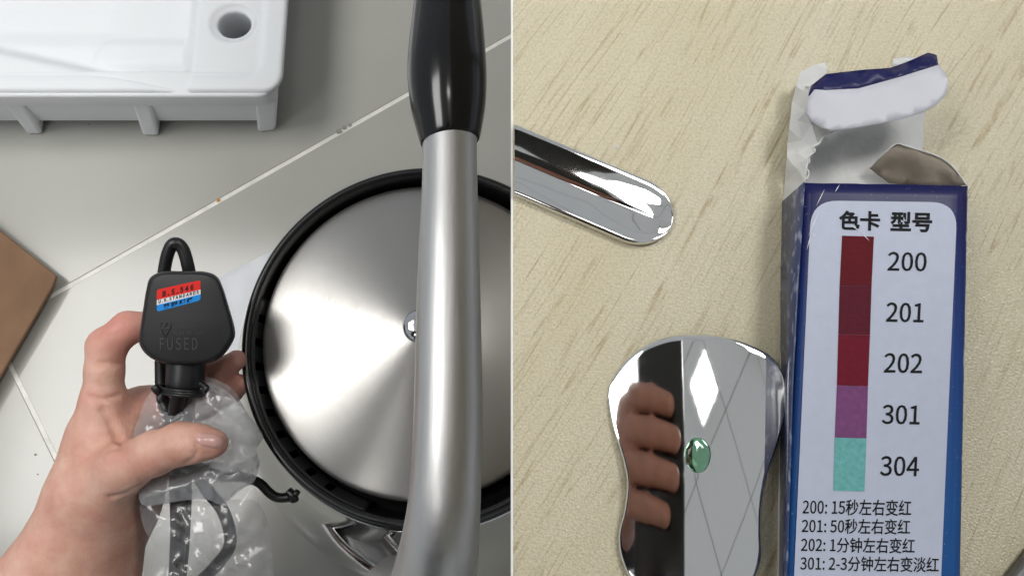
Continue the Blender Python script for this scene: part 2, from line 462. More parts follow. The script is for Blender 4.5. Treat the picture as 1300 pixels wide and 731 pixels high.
def mat_wood():
    m, nt, b = new_mat('pale wood grain laminate')
    tc = nd(nt, 'ShaderNodeTexCoord')
    # slow bend of the grain direction over the board
    wp = nd(nt, 'ShaderNodeTexNoise', Scale=7.0, Detail=1.0); nt.links.new(tc.outputs['Object'], wp.inputs['Vector'])
    ws = nd(nt, 'ShaderNodeVectorMath', operation='SCALE'); ws.inputs['Scale'].default_value = 0.03
    nt.links.new(wp.outputs['Color'], ws.inputs[0])
    wa = nd(nt, 'ShaderNodeVectorMath', operation='ADD'); nt.links.new(tc.outputs['Object'], wa.inputs[0]); nt.links.new(ws.outputs[0], wa.inputs[1])
    def streak(sx, sy, rot=-60):
        r1 = nd(nt, 'ShaderNodeMapping'); r1.inputs['Rotation'].default_value = (0, 0, math.radians(rot))
        r2 = nd(nt, 'ShaderNodeMapping'); r2.inputs['Scale'].default_value = (sx, sy, 1)
        nt.links.new(wa.outputs[0], r1.inputs['Vector']); nt.links.new(r1.outputs[0], r2.inputs['Vector'])
        return r2.outputs[0]
    base = nd(nt, 'ShaderNodeTexNoise', Scale=1.0, Detail=4.0); nt.links.new(streak(9, 60), base.inputs['Vector'])
    c0 = ramp(nt, base.outputs['Fac'], [(0.3, srgb(198, 187, 153)), (0.7, srgb(208, 199, 170))])
    d1 = nd(nt, 'ShaderNodeTexNoise', Scale=1.0, Detail=3.0); nt.links.new(streak(55, 1000), d1.inputs['Vector'])
    k1 = ramp(nt, d1.outputs['Fac'], [(0.57, (0, 0, 0, 1)), (0.68, (1, 1, 1, 1))])
    def math_(op, a, b=None):
        q = nd(nt, 'ShaderNodeMath', operation=op)
        for k_, x_ in enumerate((a, b)):
            if x_ is None: continue
            if isinstance(x_, float): q.inputs[k_].default_value = x_
            else: nt.links.new(x_, q.inputs[k_])
        return q.outputs[0]
    d2 = nd(nt, 'ShaderNodeTexNoise', Scale=1.0, Detail=1.0); nt.links.new(streak(3.5, 150), d2.inputs['Vector'])
    fr_ = math_('FRACT', math_('MULTIPLY', d2.outputs['Fac'], 11.0))
    ln_ = ramp(nt, math_('ABSOLUTE', math_('SUBTRACT', fr_, .5)), [(0.0, (1, 1, 1, 1)), (0.10, (0, 0, 0, 1))])
    da = nd(nt, 'ShaderNodeTexNoise', Scale=1.0, Detail=3.0); nt.links.new(streak(130, 420), da.inputs['Vector'])
    k2 = math_('MULTIPLY', ln_, ramp(nt, da.outputs['Fac'], [(0.40, (0, 0, 0, 1)), (0.66, (1, 1, 1, 1))]))
    mx = nd(nt, 'ShaderNodeMix', data_type='RGBA'); mx.inputs['B'].default_value = srgb(150, 130, 96)
    fm = nd(nt, 'ShaderNodeMath', operation='MULTIPLY'); fm.inputs[1].default_value = 0.32; nt.links.new(k1, fm.inputs[0])
    nt.links.new(fm.outputs[0], mx.inputs['Factor']); nt.links.new(c0, mx.inputs['A'])
    mx2 = nd(nt, 'ShaderNodeMix', data_type='RGBA'); mx2.inputs['B'].default_value = srgb(158, 134, 92)
    fm2 = nd(nt, 'ShaderNodeMath', operation='MULTIPLY'); fm2.inputs[1].default_value = 0.8; nt.links.new(k2, fm2.inputs[0])
    nt.links.new(fm2.outputs[0], mx2.inputs['Factor']); nt.links.new(mx.outputs['Result'], mx2.inputs['A'])
    gn = nd(nt, 'ShaderNodeTexNoise', Scale=1500.0, Detail=2.0); nt.links.new(tc.outputs['Object'], gn.inputs['Vector'])
    mg = nd(nt, 'ShaderNodeMix', data_type='RGBA'); mg.blend_type = 'MULTIPLY'; mg.inputs['Factor'].default_value = 1.0
    nt.links.new(mx2.outputs['Result'], mg.inputs['A']); nt.links.new(ramp(nt, gn.outputs['Fac'], [(0.25, (.80, .80, .80, 1)), (0.6, (1, 1, 1, 1))]), mg.inputs['B'])
    nt.links.new(mg.outputs['Result'], b.inputs['Base Color'])
    b.inputs['Roughness'].default_value = 0.2; b.inputs['Specular IOR Level'].default_value = 0.75
    v = nd(nt, 'ShaderNodeTexVoronoi', Scale=1900.0); v.feature = 'SMOOTH_F1'; nt.links.new(tc.outputs['Object'], v.inputs['Vector'])
    n = nd(nt, 'ShaderNodeTexNoise', Scale=1900.0, Detail=2.0, Roughness=0.6); nt.links.new(tc.outputs['Object'], n.inputs['Vector'])
    ad = nd(nt, 'ShaderNodeMath', operation='ADD'); nt.links.new(v.outputs['Distance'], ad.inputs[0]); nt.links.new(n.outputs['Fac'], ad.inputs[1])
    bump(nt, b, n.outputs['Fac'], 0.55, 0.0005)
    return m
M_WOOD = mat_wood()
M_EDGE = simple('plain white plastic', (0.85, 0.85, 0.85, 1), 0.5, var=0.02)
M_BAR = simple('grey metal', srgb(120, 120, 118), 0.45, metal=0.3)

# ------------------------------------------------------------------ floor of tiles
floor = set_tags(obj('floor', *box(-1.6, 1.6, -1.5, 1.9, -0.02, -0.0007), M_GROUT, None, False), kind='structure')
a0, a1 = Z(55, 381, 0), Z(648, 46, 0)
ex = (a1 - a0).normalized(); ey = Vector((-ex.y, ex.x, 0))
q0 = Z(42, 523, 0)
ox = (q0 - a0).dot(ex)                # where the cross joint meets the long joint
T, G = 0.60, 0.0037
for j in range(-2, 2):
    for i in range(-2, 3):
        s = 0.0
        x0, x1 = ox + s + i*T + G/2, ox + s + (i+1)*T - G/2
        y0, y1 = j*T + G/2, (j+1)*T - G/2
        q = [a0 + ex*x + ey*y for x, y in ((x0, y0), (x1, y0), (x1, y1), (x0, y1))]
        if max(abs(c.x) for c in q) > 1.9: continue
        o = obj('tile', *prism(q, -0.012, 0.0), M_TILE, floor, False)
        bevel(o, 0.0006, 2)

for u, v, r, c in ((277, 254, .0022, srgb(196, 140, 70)), (430, 167, .0030, srgb(150, 148, 140)), (437, 162, .0026, srgb(140, 138, 130)), (444, 159, .0020, srgb(150, 148, 140)), (45, 577, .0012, srgb(112, 108, 98)), (48, 602, .0009, srgb(118, 114, 104)), (113, 158, .0010, srgb(120, 116, 106)), (28, 428, .0016, srgb(90, 84, 70))):
    vs_ = [Z(u, v, .0002) + Vector((r * math.cos(a) * random.uniform(.6, 1.2), r * math.sin(a) * random.uniform(.5, 1.1), 0)) for a in np.linspace(0, 2*math.pi, 12)[:-1]]
    obj('stain', vs_, [tuple(range(11))], simple('floor stain', c, .7, var=.2, scale=900), floor, False)

# ------------------------------------------------------------------ table
table = empty('table', (0.45, 0.1, 0), 'pale wood laminate table with an added white dividing strip along its edge', 'table')
obj('tabletop', *box(0.00022, 0.9, -0.5, 0.75, HT - 0.022, HT), M_WOOD, table, False)
obj('divider_strip', *box(-0.00026, 0.00022, -0.5, 0.75, HT - 0.022, HT + 0.00005), M_EDGE, table, False)  # added strip standing in for the white gap between the two halves
for x in (0.30, 0.84):
    for y in (-0.45, 0.70):
        obj('leg', *box(x - .02, x + .02, y - .02, y + .02, 0.0005, HT - 0.022), M_BAR, table, False)

# ------------------------------------------------------------------ kettle
KS = 1.028
KR = Z(539, 430, 0.227)                       # ring centre
K = Vector((KR.x, KR.y, 0))
KL = K + Vector((-0.0025, 0.0030, 0.0))       # the lid sits a touch off centre
KL.z = 0.2165
kettle = empty('kettle', K, 'brushed steel kettle with black rim and a tall tubular top handle', 'kettle')
body_prof = [(0.0, 0.001), (0.13, 0.001), (0.142, 0.004), (0.149, 0.012), (0.152, 0.03), (0.151, 0.05), (0.146, 0.085), (0.138, 0.12), (0.127, 0.155), (0.115, 0.185), (0.1065, 0.203), (0.1062, 0.2055), (0.1035, 0.207), (0.100, 0.205)]
pr = spline([(r, z, 0) for r, z in body_prof], 4)
obj('body', *lathe([(max(0, p[0] * KS), p[1]) for p in pr], K, 160), M_BODY, kettle)
ring_prof = [(0.1035, 0.2065), (0.1050, 0.2085), (0.1052, 0.2110), (0.1036, 0.2125), (0.1028, 0.2135), (0.1034, 0.2150), (0.1034, 0.2230), (0.1028, 0.2258), (0.1010, 0.2270), (0.0990, 0.2262),
             (0.0984, 0.2240), (0.0968, 0.2140), (0.0955, 0.2050), (0.0900, 0.2010), (0.0860, 0.2000)]
pr = spline([(r, z, 0) for r, z in ring_prof], 4)
rim = obj('rim', *lathe([(p[0] * KS, p[1]) for p in pr], K, 160), M_RING, kettle)
M_LID = mat_lid()
lid_prof = [(0.0, 0.0135), (0.010, 0.0130), (0.03, 0.0108), (0.055, 0.0072), (0.075, 0.0045), (0.086, 0.0024), (0.0895, 0.0010), (0.0905, -0.0010), (0.0900, -0.0040), (0.0835, -0.0060)]
pr = spline([(r, z, 0) for r, z in lid_prof], 6)
lid = obj('lid', *lathe([(max(0.00001, p[0] * KS * 1.012), p[1]) for p in pr], KL, 192), M_LID, kettle)
kn = Vector((KL.x - 0.0005, KL.y + 0.004, KL.z + 0.0128))
pr = spline([(0.0, 0.0055, 0), (0.005, 0.0050, 0), (0.0086, 0.0034, 0), (0.0098, 0.0008, 0), (0.0096, -0.001, 0)], 5)
obj('knob', *lathe([(max(0.00001, p[0]), p[1]) for p in pr], kn, 64), M_STEEL, lid)
wv, wf = [], []
wa = np.linspace(math.radians(165), math.radians(252), 60)
for t in wa:
    for r, z in ((0.0989, 0.2246), (0.0975, 0.2205), (0.0955, 0.2150), (0.0938, 0.2100), (0.0930, 0.2060)):
        wv.append((K.x + r * KS * math.cos(t), K.y + r * KS * math.sin(t), z))
for i in range(59):
    for k in range(4): wf.append((i*5+k, i*5+k+1, (i+1)*5+k+1, (i+1)*5+k))
o = obj('vent_wall', wv, wf, M_VENT, rim); solidify(o, .0003, 0)
for k in range(9):                            # vents in the inner slope of the rim
    a = math.radians(172 + k * 8.2)
    vs = []
    for r, z, s in ((0.0972, 0.2196, 1), (0.0972, 0.2196, -1), (0.0946, 0.2118, -1), (0.0946, 0.2118, 1)):
        t = a + s * 0.024
        for off in (0.0006,):
            vs.append((K.x + (r*KS - off) * math.cos(t), K.y + (r*KS - off) * math.sin(t), z + off * .6))
    for r, z, s in ((0.0972, 0.2196, 1), (0.0972, 0.2196, -1), (0.0946, 0.2118, -1), (0.0946, 0.2118, 1)):
        t = a + s * 0.024
        vs.append((K.x + (r*KS + .002) * math.cos(t), K.y + (r*KS + .002) * math.sin(t), z - .001))
    o = obj('vent_slot', vs, [(0, 1, 2, 3), (7, 6, 5, 4), (0, 4, 5, 1), (1, 5, 6, 2), (2, 6, 7, 3), (3, 7, 4, 0)], M_SLOT, rim, False)
    bevel(o, 0.0005, 2)

def W(u, v, z, rpx):                           # a handle station at height z, radius in photo pixels
    p = Z(u, v, z); d = (p - _C).dot(_FW)
    return (p.x, p.y, p.z, rpx * d / F)
hz = 0.362
tube_pts = [W(571, 160, hz - .004, 34.5), W(571, 230, hz - .002, 35), W(570, 320, hz, 38.5), W(569.5, 420, hz + .001, 41.5), W(569, 520, hz + .001, 43.5), W(567, 590, hz, 44.5),
            W(563, 650, hz - .005, 47), W(557, 700, hz - .018, 51), W(549, 742, hz - .045, 54), W(540, 768, hz - .085, 54)]
obj('handle_tube', *tube(tube_pts, 40, 8), M_HANDLE, kettle)
pb = tube_pts[-1]
foot_at = (K.x - 0.012, K.y - 0.128)
obj('handle_foot', *tube([pb, (foot_at[0], foot_at[1] - .012, 0.225, 0.019), (foot_at[0], foot_at[1] - .008, 0.18, 0.018), (foot_at[0], foot_at[1] + .008, 0.145, 0.017)], 32, 6), M_HANDLE, kettle)
g = [W(571, 181, hz - .004, 36.0), W(570.5, 176, hz - .004, 38.5), W(570, 160, hz - .004, 42.5), W(569, 135, hz - .004, 47.5), W(568, 105, hz - .004, 50), W(567.5, 75, hz - .004, 49.5), W(568, 40, hz - .005, 46.5), W(568.5, 0, hz - .007, 42), W(569, -45, hz - .012, 37), W(569, -80, hz - .020, 32)]
grip = obj('grip', *tube(g, 48, 8), M_BLACKGLOSS, kettle)
e = g[-1]
obj('handle_tube', *tube([W(569, -76, hz - .019, 28), W(569, -110, hz - .035, 28), (K.x + .012, e[1] + .03, hz - .085, .0115), (K.x + .01, e[1] + .01, .21, .0115), (K.x + .005, K.y + .133, .135, .0115)], 28, 6), M_HANDLE, kettle)
# scooped bracket from the body to the foot of the handle
br = []
rows = [((397, 612, .148), (452, 622, .152)), ((402, 640, .158), (462, 641, .164)), ((416, 668, .172), (478, 664, .180)), ((438, 694, .188), (497, 688, .198)), ((466, 716, .206), (520, 712, .216)), ((500, 738, .222), (545, 736, .232))]
na = 9
for (l, r) in rows:
    for k in range(na):
        t = k / (na - 1)
        sag = 0.012 * (4 * t * (1 - t)) ** .6
        lip = 0.003 * (math.exp(-((t - .04) / .05) ** 2) + math.exp(-((t - .96) / .05) ** 2))
        br.append(Z(l[0] + (r[0]-l[0])*t, l[1] + (r[1]-l[1])*t, l[2] + (r[2]-l[2])*t - sag + lip))
bf = [(i*na+k, (i+1)*na+k, (i+1)*na+k+1, i*na+k+1) for i in range(len(rows)-1) for k in range(na-1)]
o = obj('handle_bracket', br, bf, M_BRACKET, kettle)
solidify(o, 0.0018, 0); subsurf(o, 2)
sc = [Z(l[0], l[1], l[2] + .002) for l, r in rows]
obj('bracket_edge', *tube([(p.x, p.y, p.z, .0028) for p in sc], 14, 6), M_STEEL, kettle)
sc = [Z(r[0], r[1], r[2] + .002) for l, r in rows]
obj('bracket_edge', *tube([(p.x, p.y, p.z, .0022) for p in sc], 14, 6), M_STEEL, kettle)

# ------------------------------------------------------------------ polystyrene packing block
FH = 0.076
foam = empty('packing_foam', Z(180, 60, 0), 'white moulded polystyrene packing block with a round hole and ribbed side', 'packing foam')
c_r = Z(357, 116, FH)                          # front right corner of the top face
fx = (Z(357, 116, FH) - Z(0, 116, FH)).normalized(); fy = Vector((-fx.y, fx.x, 0))
def loc_xy(u, v, z=FH):
    p = Z(u, v, z) - c_r
    return p.dot(fx), p.dot(fy)
def sd_box(x, y, x0, x1, y0, y1, r):
    cx, cy = (x0+x1)/2, (y0+y1)/2
    qx, qy = abs(x-cx) - (x1-x0)/2 + r, abs(y-cy) - (y1-y0)/2 + r
    return math.hypot(max(qx, 0), max(qy, 0)) + min(max(qx, qy), 0) - r
def step(d, w):                                # 1 inside, 0 outside
    t = min(1, max(0, .5 - d / w)); return t*t*(3-2*t)
hx, hy = loc_xy(294, 26); HRX, HRY = 0.0142, 0.0125
FX0, FY1 = -0.36, 0.24
RA, RB, RC = loc_xy(10, 58), loc_xy(222, 104), loc_xy(232, 60)
PA, PB = loc_xy(108, 34), loc_xy(230, 70)
PQ = (loc_xy(216, 104)[0], loc_xy(226, 104)[0])
def foam_h(x, y):
    h = FH
    d_in = sd_box(x, y, -0.50, -0.019, 0.0135, 0.30, 0.012)
    h -= 0.0035 * step(d_in, 0.009)
    # diagonal recess with a raised pad standing in it
    ax1, ay1 = RA; bx1, by1 = RB
    nx_, ny_ = -(by1 - ay1), bx1 - ax1; l_ = math.hypot(nx_, ny_)
    dl = -((x - ax1) * nx_ + (y - ay1) * ny_) / l_
    dr = x - RC[0]
    d1 = max(dl, dr) if (dl < 0.01 or dr < 0.01) else math.hypot(dl, dr)
    h -= 0.024 * step(d1, 0.020)
    h += 0.006 * step(sd_box(x, y, PA[0], PB[0], PB[1], PA[1], 0.011), 0.013)
    h -= 0.007 * step(sd_box(x, y, -0.60, PA[0] + .012, PA[1] + .006, 0.5, 0.01), 0.022)
    h -= 0.006 * step(sd_box(x, y, PQ[0], PQ[1], .0085, .0125, 0.0015), 0.002)
    rim_r = math.hypot((x-hx) / (HRX + .004), (y-hy) / (HRY + .004)) - 1
    h -= 0.004 * step(rim_r, 0.35)
    return h
NX, NY = 200, 130
vs, fs = [], []; idx = {}
xs = [FX0 + (0 - FX0) * (i / NX) for i in range(NX + 1)]; ys = [FY1 * (j / NY) for j in range(NY + 1)]
def corner_pull(x, y):                         # rounded front right corner
    R0 = 0.016
    if x > -R0 and y < R0:
        dx, dy = x + R0, R0 - y
        m = max(dx, dy); l = math.hypot(dx, dy)
        if l > 1e-9: return -R0 + dx * m / l, R0 - dy * m / l
    return x, y
for j, y in enumerate(ys):
    for i, x in enumerate(xs):
        X, Y = corner_pull(x, y)
        e = min(-x, y); hh = foam_h(X, Y) - (0.003 * (1 - min(1, e / 0.003)) ** 2)
        idx[i, j] = len(vs); vs.append(c_r + fx*X + fy*Y + Vector((0, 0, hh - FH)))
def hole(i, j):
    x = (xs[i] + xs[i+1]) / 2; y = (ys[j] + ys[j+1]) / 2
    return ((x-hx)/HRX)**2 + ((y-hy)/HRY)**2 < 1.25
for j in range(NY):
    for i in range(NX):
        if not hole(i, j): fs.append((idx[i, j], idx[i+1, j], idx[i+1, j+1], idx[i, j+1]))
# skirt of the block
edge = [idx[i, 0] for i in range(NX + 1)] + [idx[NX, j] for j in range(1, NY + 1)]
low = []
for k in edge:
    p = vs[k]; low.append(len(vs))
    w_ = max(0, min(1, ((p - c_r).dot(fx) + .03) / .03))
    vs.append(Vector((p.x, p.y, 0.012)) - fx * (0.032 * w_) + fy * .004)
for a in range(len(edge) - 1): fs.append((edge[a], low[a], low[a+1], edge[a+1]))
obj('block', vs, fs, M_FOAM, foam)
ring = [c_r + fx*(hx + HRX*1.03*math.cos(t)) + fy*(hy + HRY*1.03*math.sin(t)) for t in np.linspace(0, 2*math.pi, 49)[:-1]]
hw_ = []
for sc_, dz_ in ((1.30, .0003), (1.15, .0008), (1.04, .0006), (.985, -.0008), (.965, -.004), (1.25, -.03), (1.7, -.072)):
    for t in np.linspace(0, 2*math.pi, 49)[:-1]:
        x, y = hx + HRX*sc_*math.cos(t), hy + HRY*sc_*math.sin(t)
        wob = 1 + (.02 * noise.noise(Vector((3*math.cos(t), 3*math.sin(t), 0))))
        x, y = hx + (x-hx)*wob, hy + (y-hy)*wob
        hw_.append(c_r + fx*x + fy*y + Vector((0, 0, max(0.001, (foam_h(x, y) if sc_ > .99 else foam_h(hx, hy)) + dz_) - FH)))
obj('hole_wall', hw_, [(r*48+k, (r+1)*48+k, (r+1)*48+(k+1) % 48, r*48+(k+1) % 48) for r in range(6) for k in range(48)], M_FOAM, foam)
zt = FH - 0.020
for tl_, tr_, bl2, br2 in (((2, 130), (27, 130), (34, 171), (54, 171)), ((166, 130), (190, 130), (181, 173), (202, 173)), ((324, 130), (352, 128), (327, 169), (350, 166))):
    f4 = [Z(*tl_, zt), Z(*tr_, zt), Z(*br2, .0006), Z(*bl2, .0006)]
    b4 = [p + fy * 0.03 for p in f4]
    o = obj('rib', f4 + b4, [(3, 2, 1, 0), (4, 5, 6, 7), (0, 1, 5, 4), (1, 2, 6, 5), (2, 3, 7, 6), (3, 0, 4, 7)], M_FOAM, foam, False)
    bevel(o, 0.003, 3)
vs, fs = prism([c_r + fx*x + fy*y for x, y in ((FX0, -.003), (-.020, -.003), (-.012, -.0005), (-.008, .006), (-.010, .02), (FX0, .02))], FH - 0.022, FH - 0.003)
o = obj('lip', vs, fs, M_FOAM, foam, True); bevel(o, 0.0025, 3)

# ------------------------------------------------------------------ carton, papers on the floor
carton = empty('cardboard_carton', Z(20, 380, 0), 'corner of a flattened brown cardboard carton on the tiles', 'carton')
cz = 0.014
q = [Z(-160, 163, cz), Z(71, 350, cz), Z(66, 364, cz), Z(4, 470, cz), Z(-120, 690, cz), Z(-420, 500, cz)]
o = obj('panel', *prism(list(reversed(q)), cz - 0.004, cz), M_CARD, carton, False); bevel(o, 0.0012, 2)
q2 = [Vector((p.x - .012, p.y - .004, 0)) for p in q]
o = obj('panel', *prism(list(reversed(q2)), 0.0005, cz - 0.006), M_CARD, carton, False); bevel(o, 0.001, 2)
pap = sheet('paper_sheet', [(278, 352, .002), (345, 318, .003), (470, 420, .002), (440, 560, .002), (310, 545, .003), (290, 440, .002)], M_PAPER, None, 30, 0.0012, 0.02, 0.0003)
set_tags(pap, 'sheet of white paper under the kettle beside the plug', 'paper')

# ------------------------------------------------------------------ hand
def H(u, v, d, rpx): return (np.array(P(u, v, d)), rpx * d / F)
def limb(p, st, k):
    d = None
    for (a, ra), (b, rb) in zip(st[:-1], st[1:]):
        c = cone(p, a, b, ra, rb)
        d = c if d is None else smin(d, c, k)
    return d
ARM = [H(20, 850, .505, 76), H(64, 750, .50, 66), H(122, 622, .497, 53), H(132, 560, .497, 41), H(131, 512, .493, 27)]
HEEL = [H(74, 840, .52, 56), H(122, 730, .517, 46), H(154, 640, .515, 40), H(185, 560, .515, 38)]
PALM = [H(136, 560, .503, 38), H(185, 530, .517, 36), H(225, 520, .523, 30)]
INDEX = [H(131, 514, .492, 26), H(132.5, 470, .491, 22.5), H(135, 440, .492, 23), H(162, 416, .496, 19.5), H(205, 411, .50, 16)]
MIDDLE = [H(195, 525, .514, 22), H(240, 494, .506, 16), H(272, 475, .500, 15.5), H(300, 457, .497, 13)]
RINGF = [H(215, 535, .520, 20), H(262, 515, .512, 14), H(292, 498, .506, 13.5), H(308, 487, .502, 11.5)]
THUMB = [H(122, 626, .488, 43), H(158, 592, .470, 31), H(196, 575, .461, 26), H(229, 563, .456, 25), H(252, 562, .455, 21), H(272, 562.5, .4555, 17.5)]
CREASES = []
def hand_f(p, creases=True):
    d = limb(p, ARM, .012)
    d = smin(d, limb(p, HEEL, .012), .022)
    d = smin(d, limb(p, PALM, .010), .010)
    d = smin(d, limb(p, INDEX, .004), .006)
    d = smin(d, limb(p, MIDDLE, .004), .008)
    d = smin(d, limb(p, RINGF, .004), .005)
    d = smin(d, limb(p, THUMB, .006), .009)
    if creases:
        for pts, r, k in CREASES:
            c = None
            for a, b in zip(pts[:-1], pts[1:]):
                e = cone(p, a, b, r, r); c = e if c is None else np.minimum(c, e)
            d = -smin(-d, c, k)
    return d
def march(u, v, f=None, t0=.40):
    r = np.array(ray(u, v)); l = np.linalg.norm(r); t = t0
    for _ in range(80):
        q = (np.array(_C) + r * t).astype(np.float32)[None]
        d = float((f or (lambda x: hand_f(x, False)))(q)[0])
        if d < 1e-4: break
        t += d / l * .9
        if t > .62: return None
    return np.array(_C) + r * t
def crease(px, r=.0007, k=.0018):
    pts = [march(u, v) for u, v in px]
    pts = [p for p in pts if p is not None]
    if len(pts) > 1: CREASES.append((pts, r, k))
crease([(131, 520), (140, 535), (150, 555), (156, 566)], .0011, .004)
crease([(112, 580), (130, 574), (152, 566)], .0006, .003)
crease([(140, 631), (158, 627), (172, 620), (186, 612)], .0008, .003)
crease([(122, 462), (140, 461), (156, 462)], .0008, .0025)
crease([(110, 503), (130, 507), (152, 502)], .0006, .0025)
for dx in (-6, 0, 7):
    crease([(222 + dx, 546), (226 + dx, 556), (227 + dx, 566)], .0004, .0015)
crease([(236, 588), (246, 582), (250, 574)], .0006, .002)
crease([(245, 548), (249, 556), (250, 566), (256, 574), (266, 577)], .0005, .0015)   # nail fold
allp = np.array([s[0] for L in (ARM[1:], HEEL[1:], PALM, INDEX, MIDDLE, RINGF, THUMB) for s in L])
mn, mx = allp.min(0) - .036, allp.max(0) + .036
hv, hf = surface_nets(hand_f, mn, mx, 0.00125)
person = empty('person', P(66, 740, .50), 'bare forearm and hand holding up the black plug and its bagged cord', 'person')
hand = obj('hand', hv, hf, M_SKIN, person)
fl = hand.data.attributes.new('flush', 'FLOAT', 'POINT')
hv32 = hv.astype(np.float32)
def near(st, r): 
    d = np.full(len(hv32), 9.0, np.float32)
    for p, _ in st: d = np.minimum(d, np.linalg.norm(hv32 - p.astype(np.float32), axis=1))
    return np.clip(1 - d / r, 0, 1)
flush = np.maximum.reduce([near(INDEX[3:], .035) * .9, near(MIDDLE[1:], .04) * .6, near(RINGF[1:], .04) * .6, near(PALM, .03) * .8, near(HEEL[1:], .03) * .6, near(THUMB[3:], .02) * .35])
fl.data.foreach_set('value', np.clip(flush, 0, 1).astype(np.float32))
# thumb nail: a thin curved plate on the skin
nv, nf = [], []
na_, nr_ = 28, 6
for j in range(nr_ + 1):
    rho = j / nr_
    for k in range(na_):
        a = 2 * math.pi * k / na_
        ca, sa = math.cos(a), math.sin(a)
        ca = math.copysign(abs(ca) ** .8, ca); sa = math.copysign(abs(sa) ** .8, sa)
        u = 268 + 18.5 * rho * ca - 1.5 * rho * sa; v = 559 + 3 * rho * ca + 9.0 * rho * sa
        q = march(u, v)
        if q is None: q = np.array(P(u, v, .457))
        up = .0013 * (1 - rho ** 6) + .0002
        nv.append(Vector(q) - Vector(ray(u, v)).normalized() * up)
for j in range(nr_):
    for k in range(na_):
        nf.append((j*na_+k, (j+1)*na_+k, (j+1)*na_+(k+1) % na_, j*na_+(k+1) % na_))
o = obj('thumb_nail', nv, nf, M_NAIL, person)

# ------------------------------------------------------------------ plug with cord
plug = empty('power_plug', P(236, 463, .48), 'black moulded power plug with a red, white and blue sticker', 'plug')
PD = .462
outline = closed_spline([(206, 345), (232, 344.5), (258, 345), (274, 351), (282, 366), (290, 392), (296.5, 416), (296, 430), (284, 449), (270, 459), (252, 463), (234, 463.5), (214, 463), (196, 457), (183, 447), (176.5, 434), (178, 416), (182, 390), (186, 366), (191, 352)], 5)
def plug_ring(s, d, du=0.0, dv=0.0):
    c = np.array((236.0, 405.0))
    return [P(c[0] + (u-c[0])*s + du, c[1] + (v-c[1])*s + dv, d) for u, v in outline]
rings = [plug_ring(.90, PD), plug_ring(.945, PD + .0002), plug_ring(.972, PD + .0010), plug_ring(.988, PD + .0025), plug_ring(.996, PD + .0050), plug_ring(1.0, PD + .0085), plug_ring(1.005, PD + .018, 1), plug_ring(.99, PD + .024, 1), plug_ring(.93, PD + .0265, 1), plug_ring(.5, PD + .027, 1)]
n = len(outline); vs = [p for r in rings for p in r]
fs = [(i*n+k, i*n+(k+1) % n, (i+1)*n+(k+1) % n, (i+1)*n+k) for i in range(len(rings)-1) for k in range(n)]
fs = [f[::-1] for f in fs]
fs.append(tuple(range(n))); fs.append(tuple((len(rings)-1)*n + k for k in range(n-1, -1, -1)))
case = obj('case', vs, fs, M_PLUG, plug)
mpd = PD - .00012
face = lambda u, v: P(u, v, mpd)
def flat(name, px, put, mat, parent, spacing=None):
    v, f = triangulate(px, spacing)
    return obj(name, [put(a, b) for a, b in v], [t[::-1] for t in f], mat, parent, False)
def rounded(quad, r, n=5):
    """quad TL,TR,BR,BL -> list of points with rounded corners"""
    out = []
    q = [np.array(p, float) for p in quad]
    for i in range(4):
        a, b, c = q[i-1], q[i], q[(i+1) % 4]
        p0 = b + (a-b)/np.linalg.norm(a-b)*r; p1 = b + (c-b)/np.linalg.norm(c-b)*r
        for k in range(n + 1):
            t = k / n; out.append(tuple((1-t)**2*p0 + 2*t*(1-t)*b + t*t*p1))
    return out
M_RED = simple('red sticker ink', srgb(222, 40, 32), 0.5, var=0.03, spec=.2)
M_WHITE = simple('white sticker ink', (0.8, 0.8, 0.8, 1), 0.5, var=0.02, spec=.2)
M_BLUE = simple('blue sticker ink', srgb(20, 140, 224), 0.5, var=0.03, spec=.2)
M_INK = simple('black ink', (0.010, 0.010, 0.012, 1), 0.6, spec=.15)
TL, TR, BR, BL = [np.array(p) for p in ((199, 367.6), (254.6, 355.5), (254.6, 381), (199, 395.7))]
lv = lambda a, t: tuple(a[0]*(1-t) + a[1]*t)
L_, R_ = (TL, BL), (TR, BR)
st = flat('sticker', rounded((TL, TR, BR, BL), 3.5), lambda u, v: P(u, v, mpd), M_WHITE, plug)
st['label'] = 'tilted red, white and blue approval sticker'
putt = lambda u, v: P(u, v, mpd - .00006)
def band(t0, t1, r0, r1, mat):
    q = [lv(L_, t0), lv(R_, t0), lv(R_, t1), lv(L_, t1)]
    pts = rounded(q, 3.5)
    k = 6
    if not r0: pts = [q[0], q[1]] + pts[2*k:]
    if not r1: pts = pts[:2*k] + [q[2], q[3]]
    return flat('sticker_band', pts, putt, mat, st)
band(0, .47, True, False, M_RED); band(.70, 1, False, True, M_BLUE)
puti = lambda u, v: P(u, v, mpd - .00012)
def on_sticker(body, a0_, a1_, t0, t1, bold, spacing=1.0):
    def pt(a, t):
        l = np.array(lv(L_, t)); r = np.array(lv(R_, t)); return tuple(l*(1-a) + r*a)
    lettering(body, (pt(a0_, t0), pt(a1_, t0), pt(a1_, t1), pt(a0_, t1)), puti, M_INK, st, bold, spacing)
on_sticker('B.S.546', .13, .84, .12, .40, .02, 1.25)
on_sticker('U.K.STANDARDS', .04, .96, .48, .655, .015, 1.15)
on_sticker('英 國 規 格', .14, .84, .735, .955, .02)
putm = lambda u, v: P(u, v, PD - .0004)
for body, q in (('FUSED', (203, 428.5, 251, 444)), ('APPROVED', (219, 412.5, 250, 417.5)), ('TO BS 546 2247', (219, 419.5, 258, 424.5))):
    o = lettering(body, ((q[0], q[1]), (q[2], q[1]), (q[2], q[3]), (q[0], q[3])), putm, M_EMBOSS, case, 0.0, 1.1)
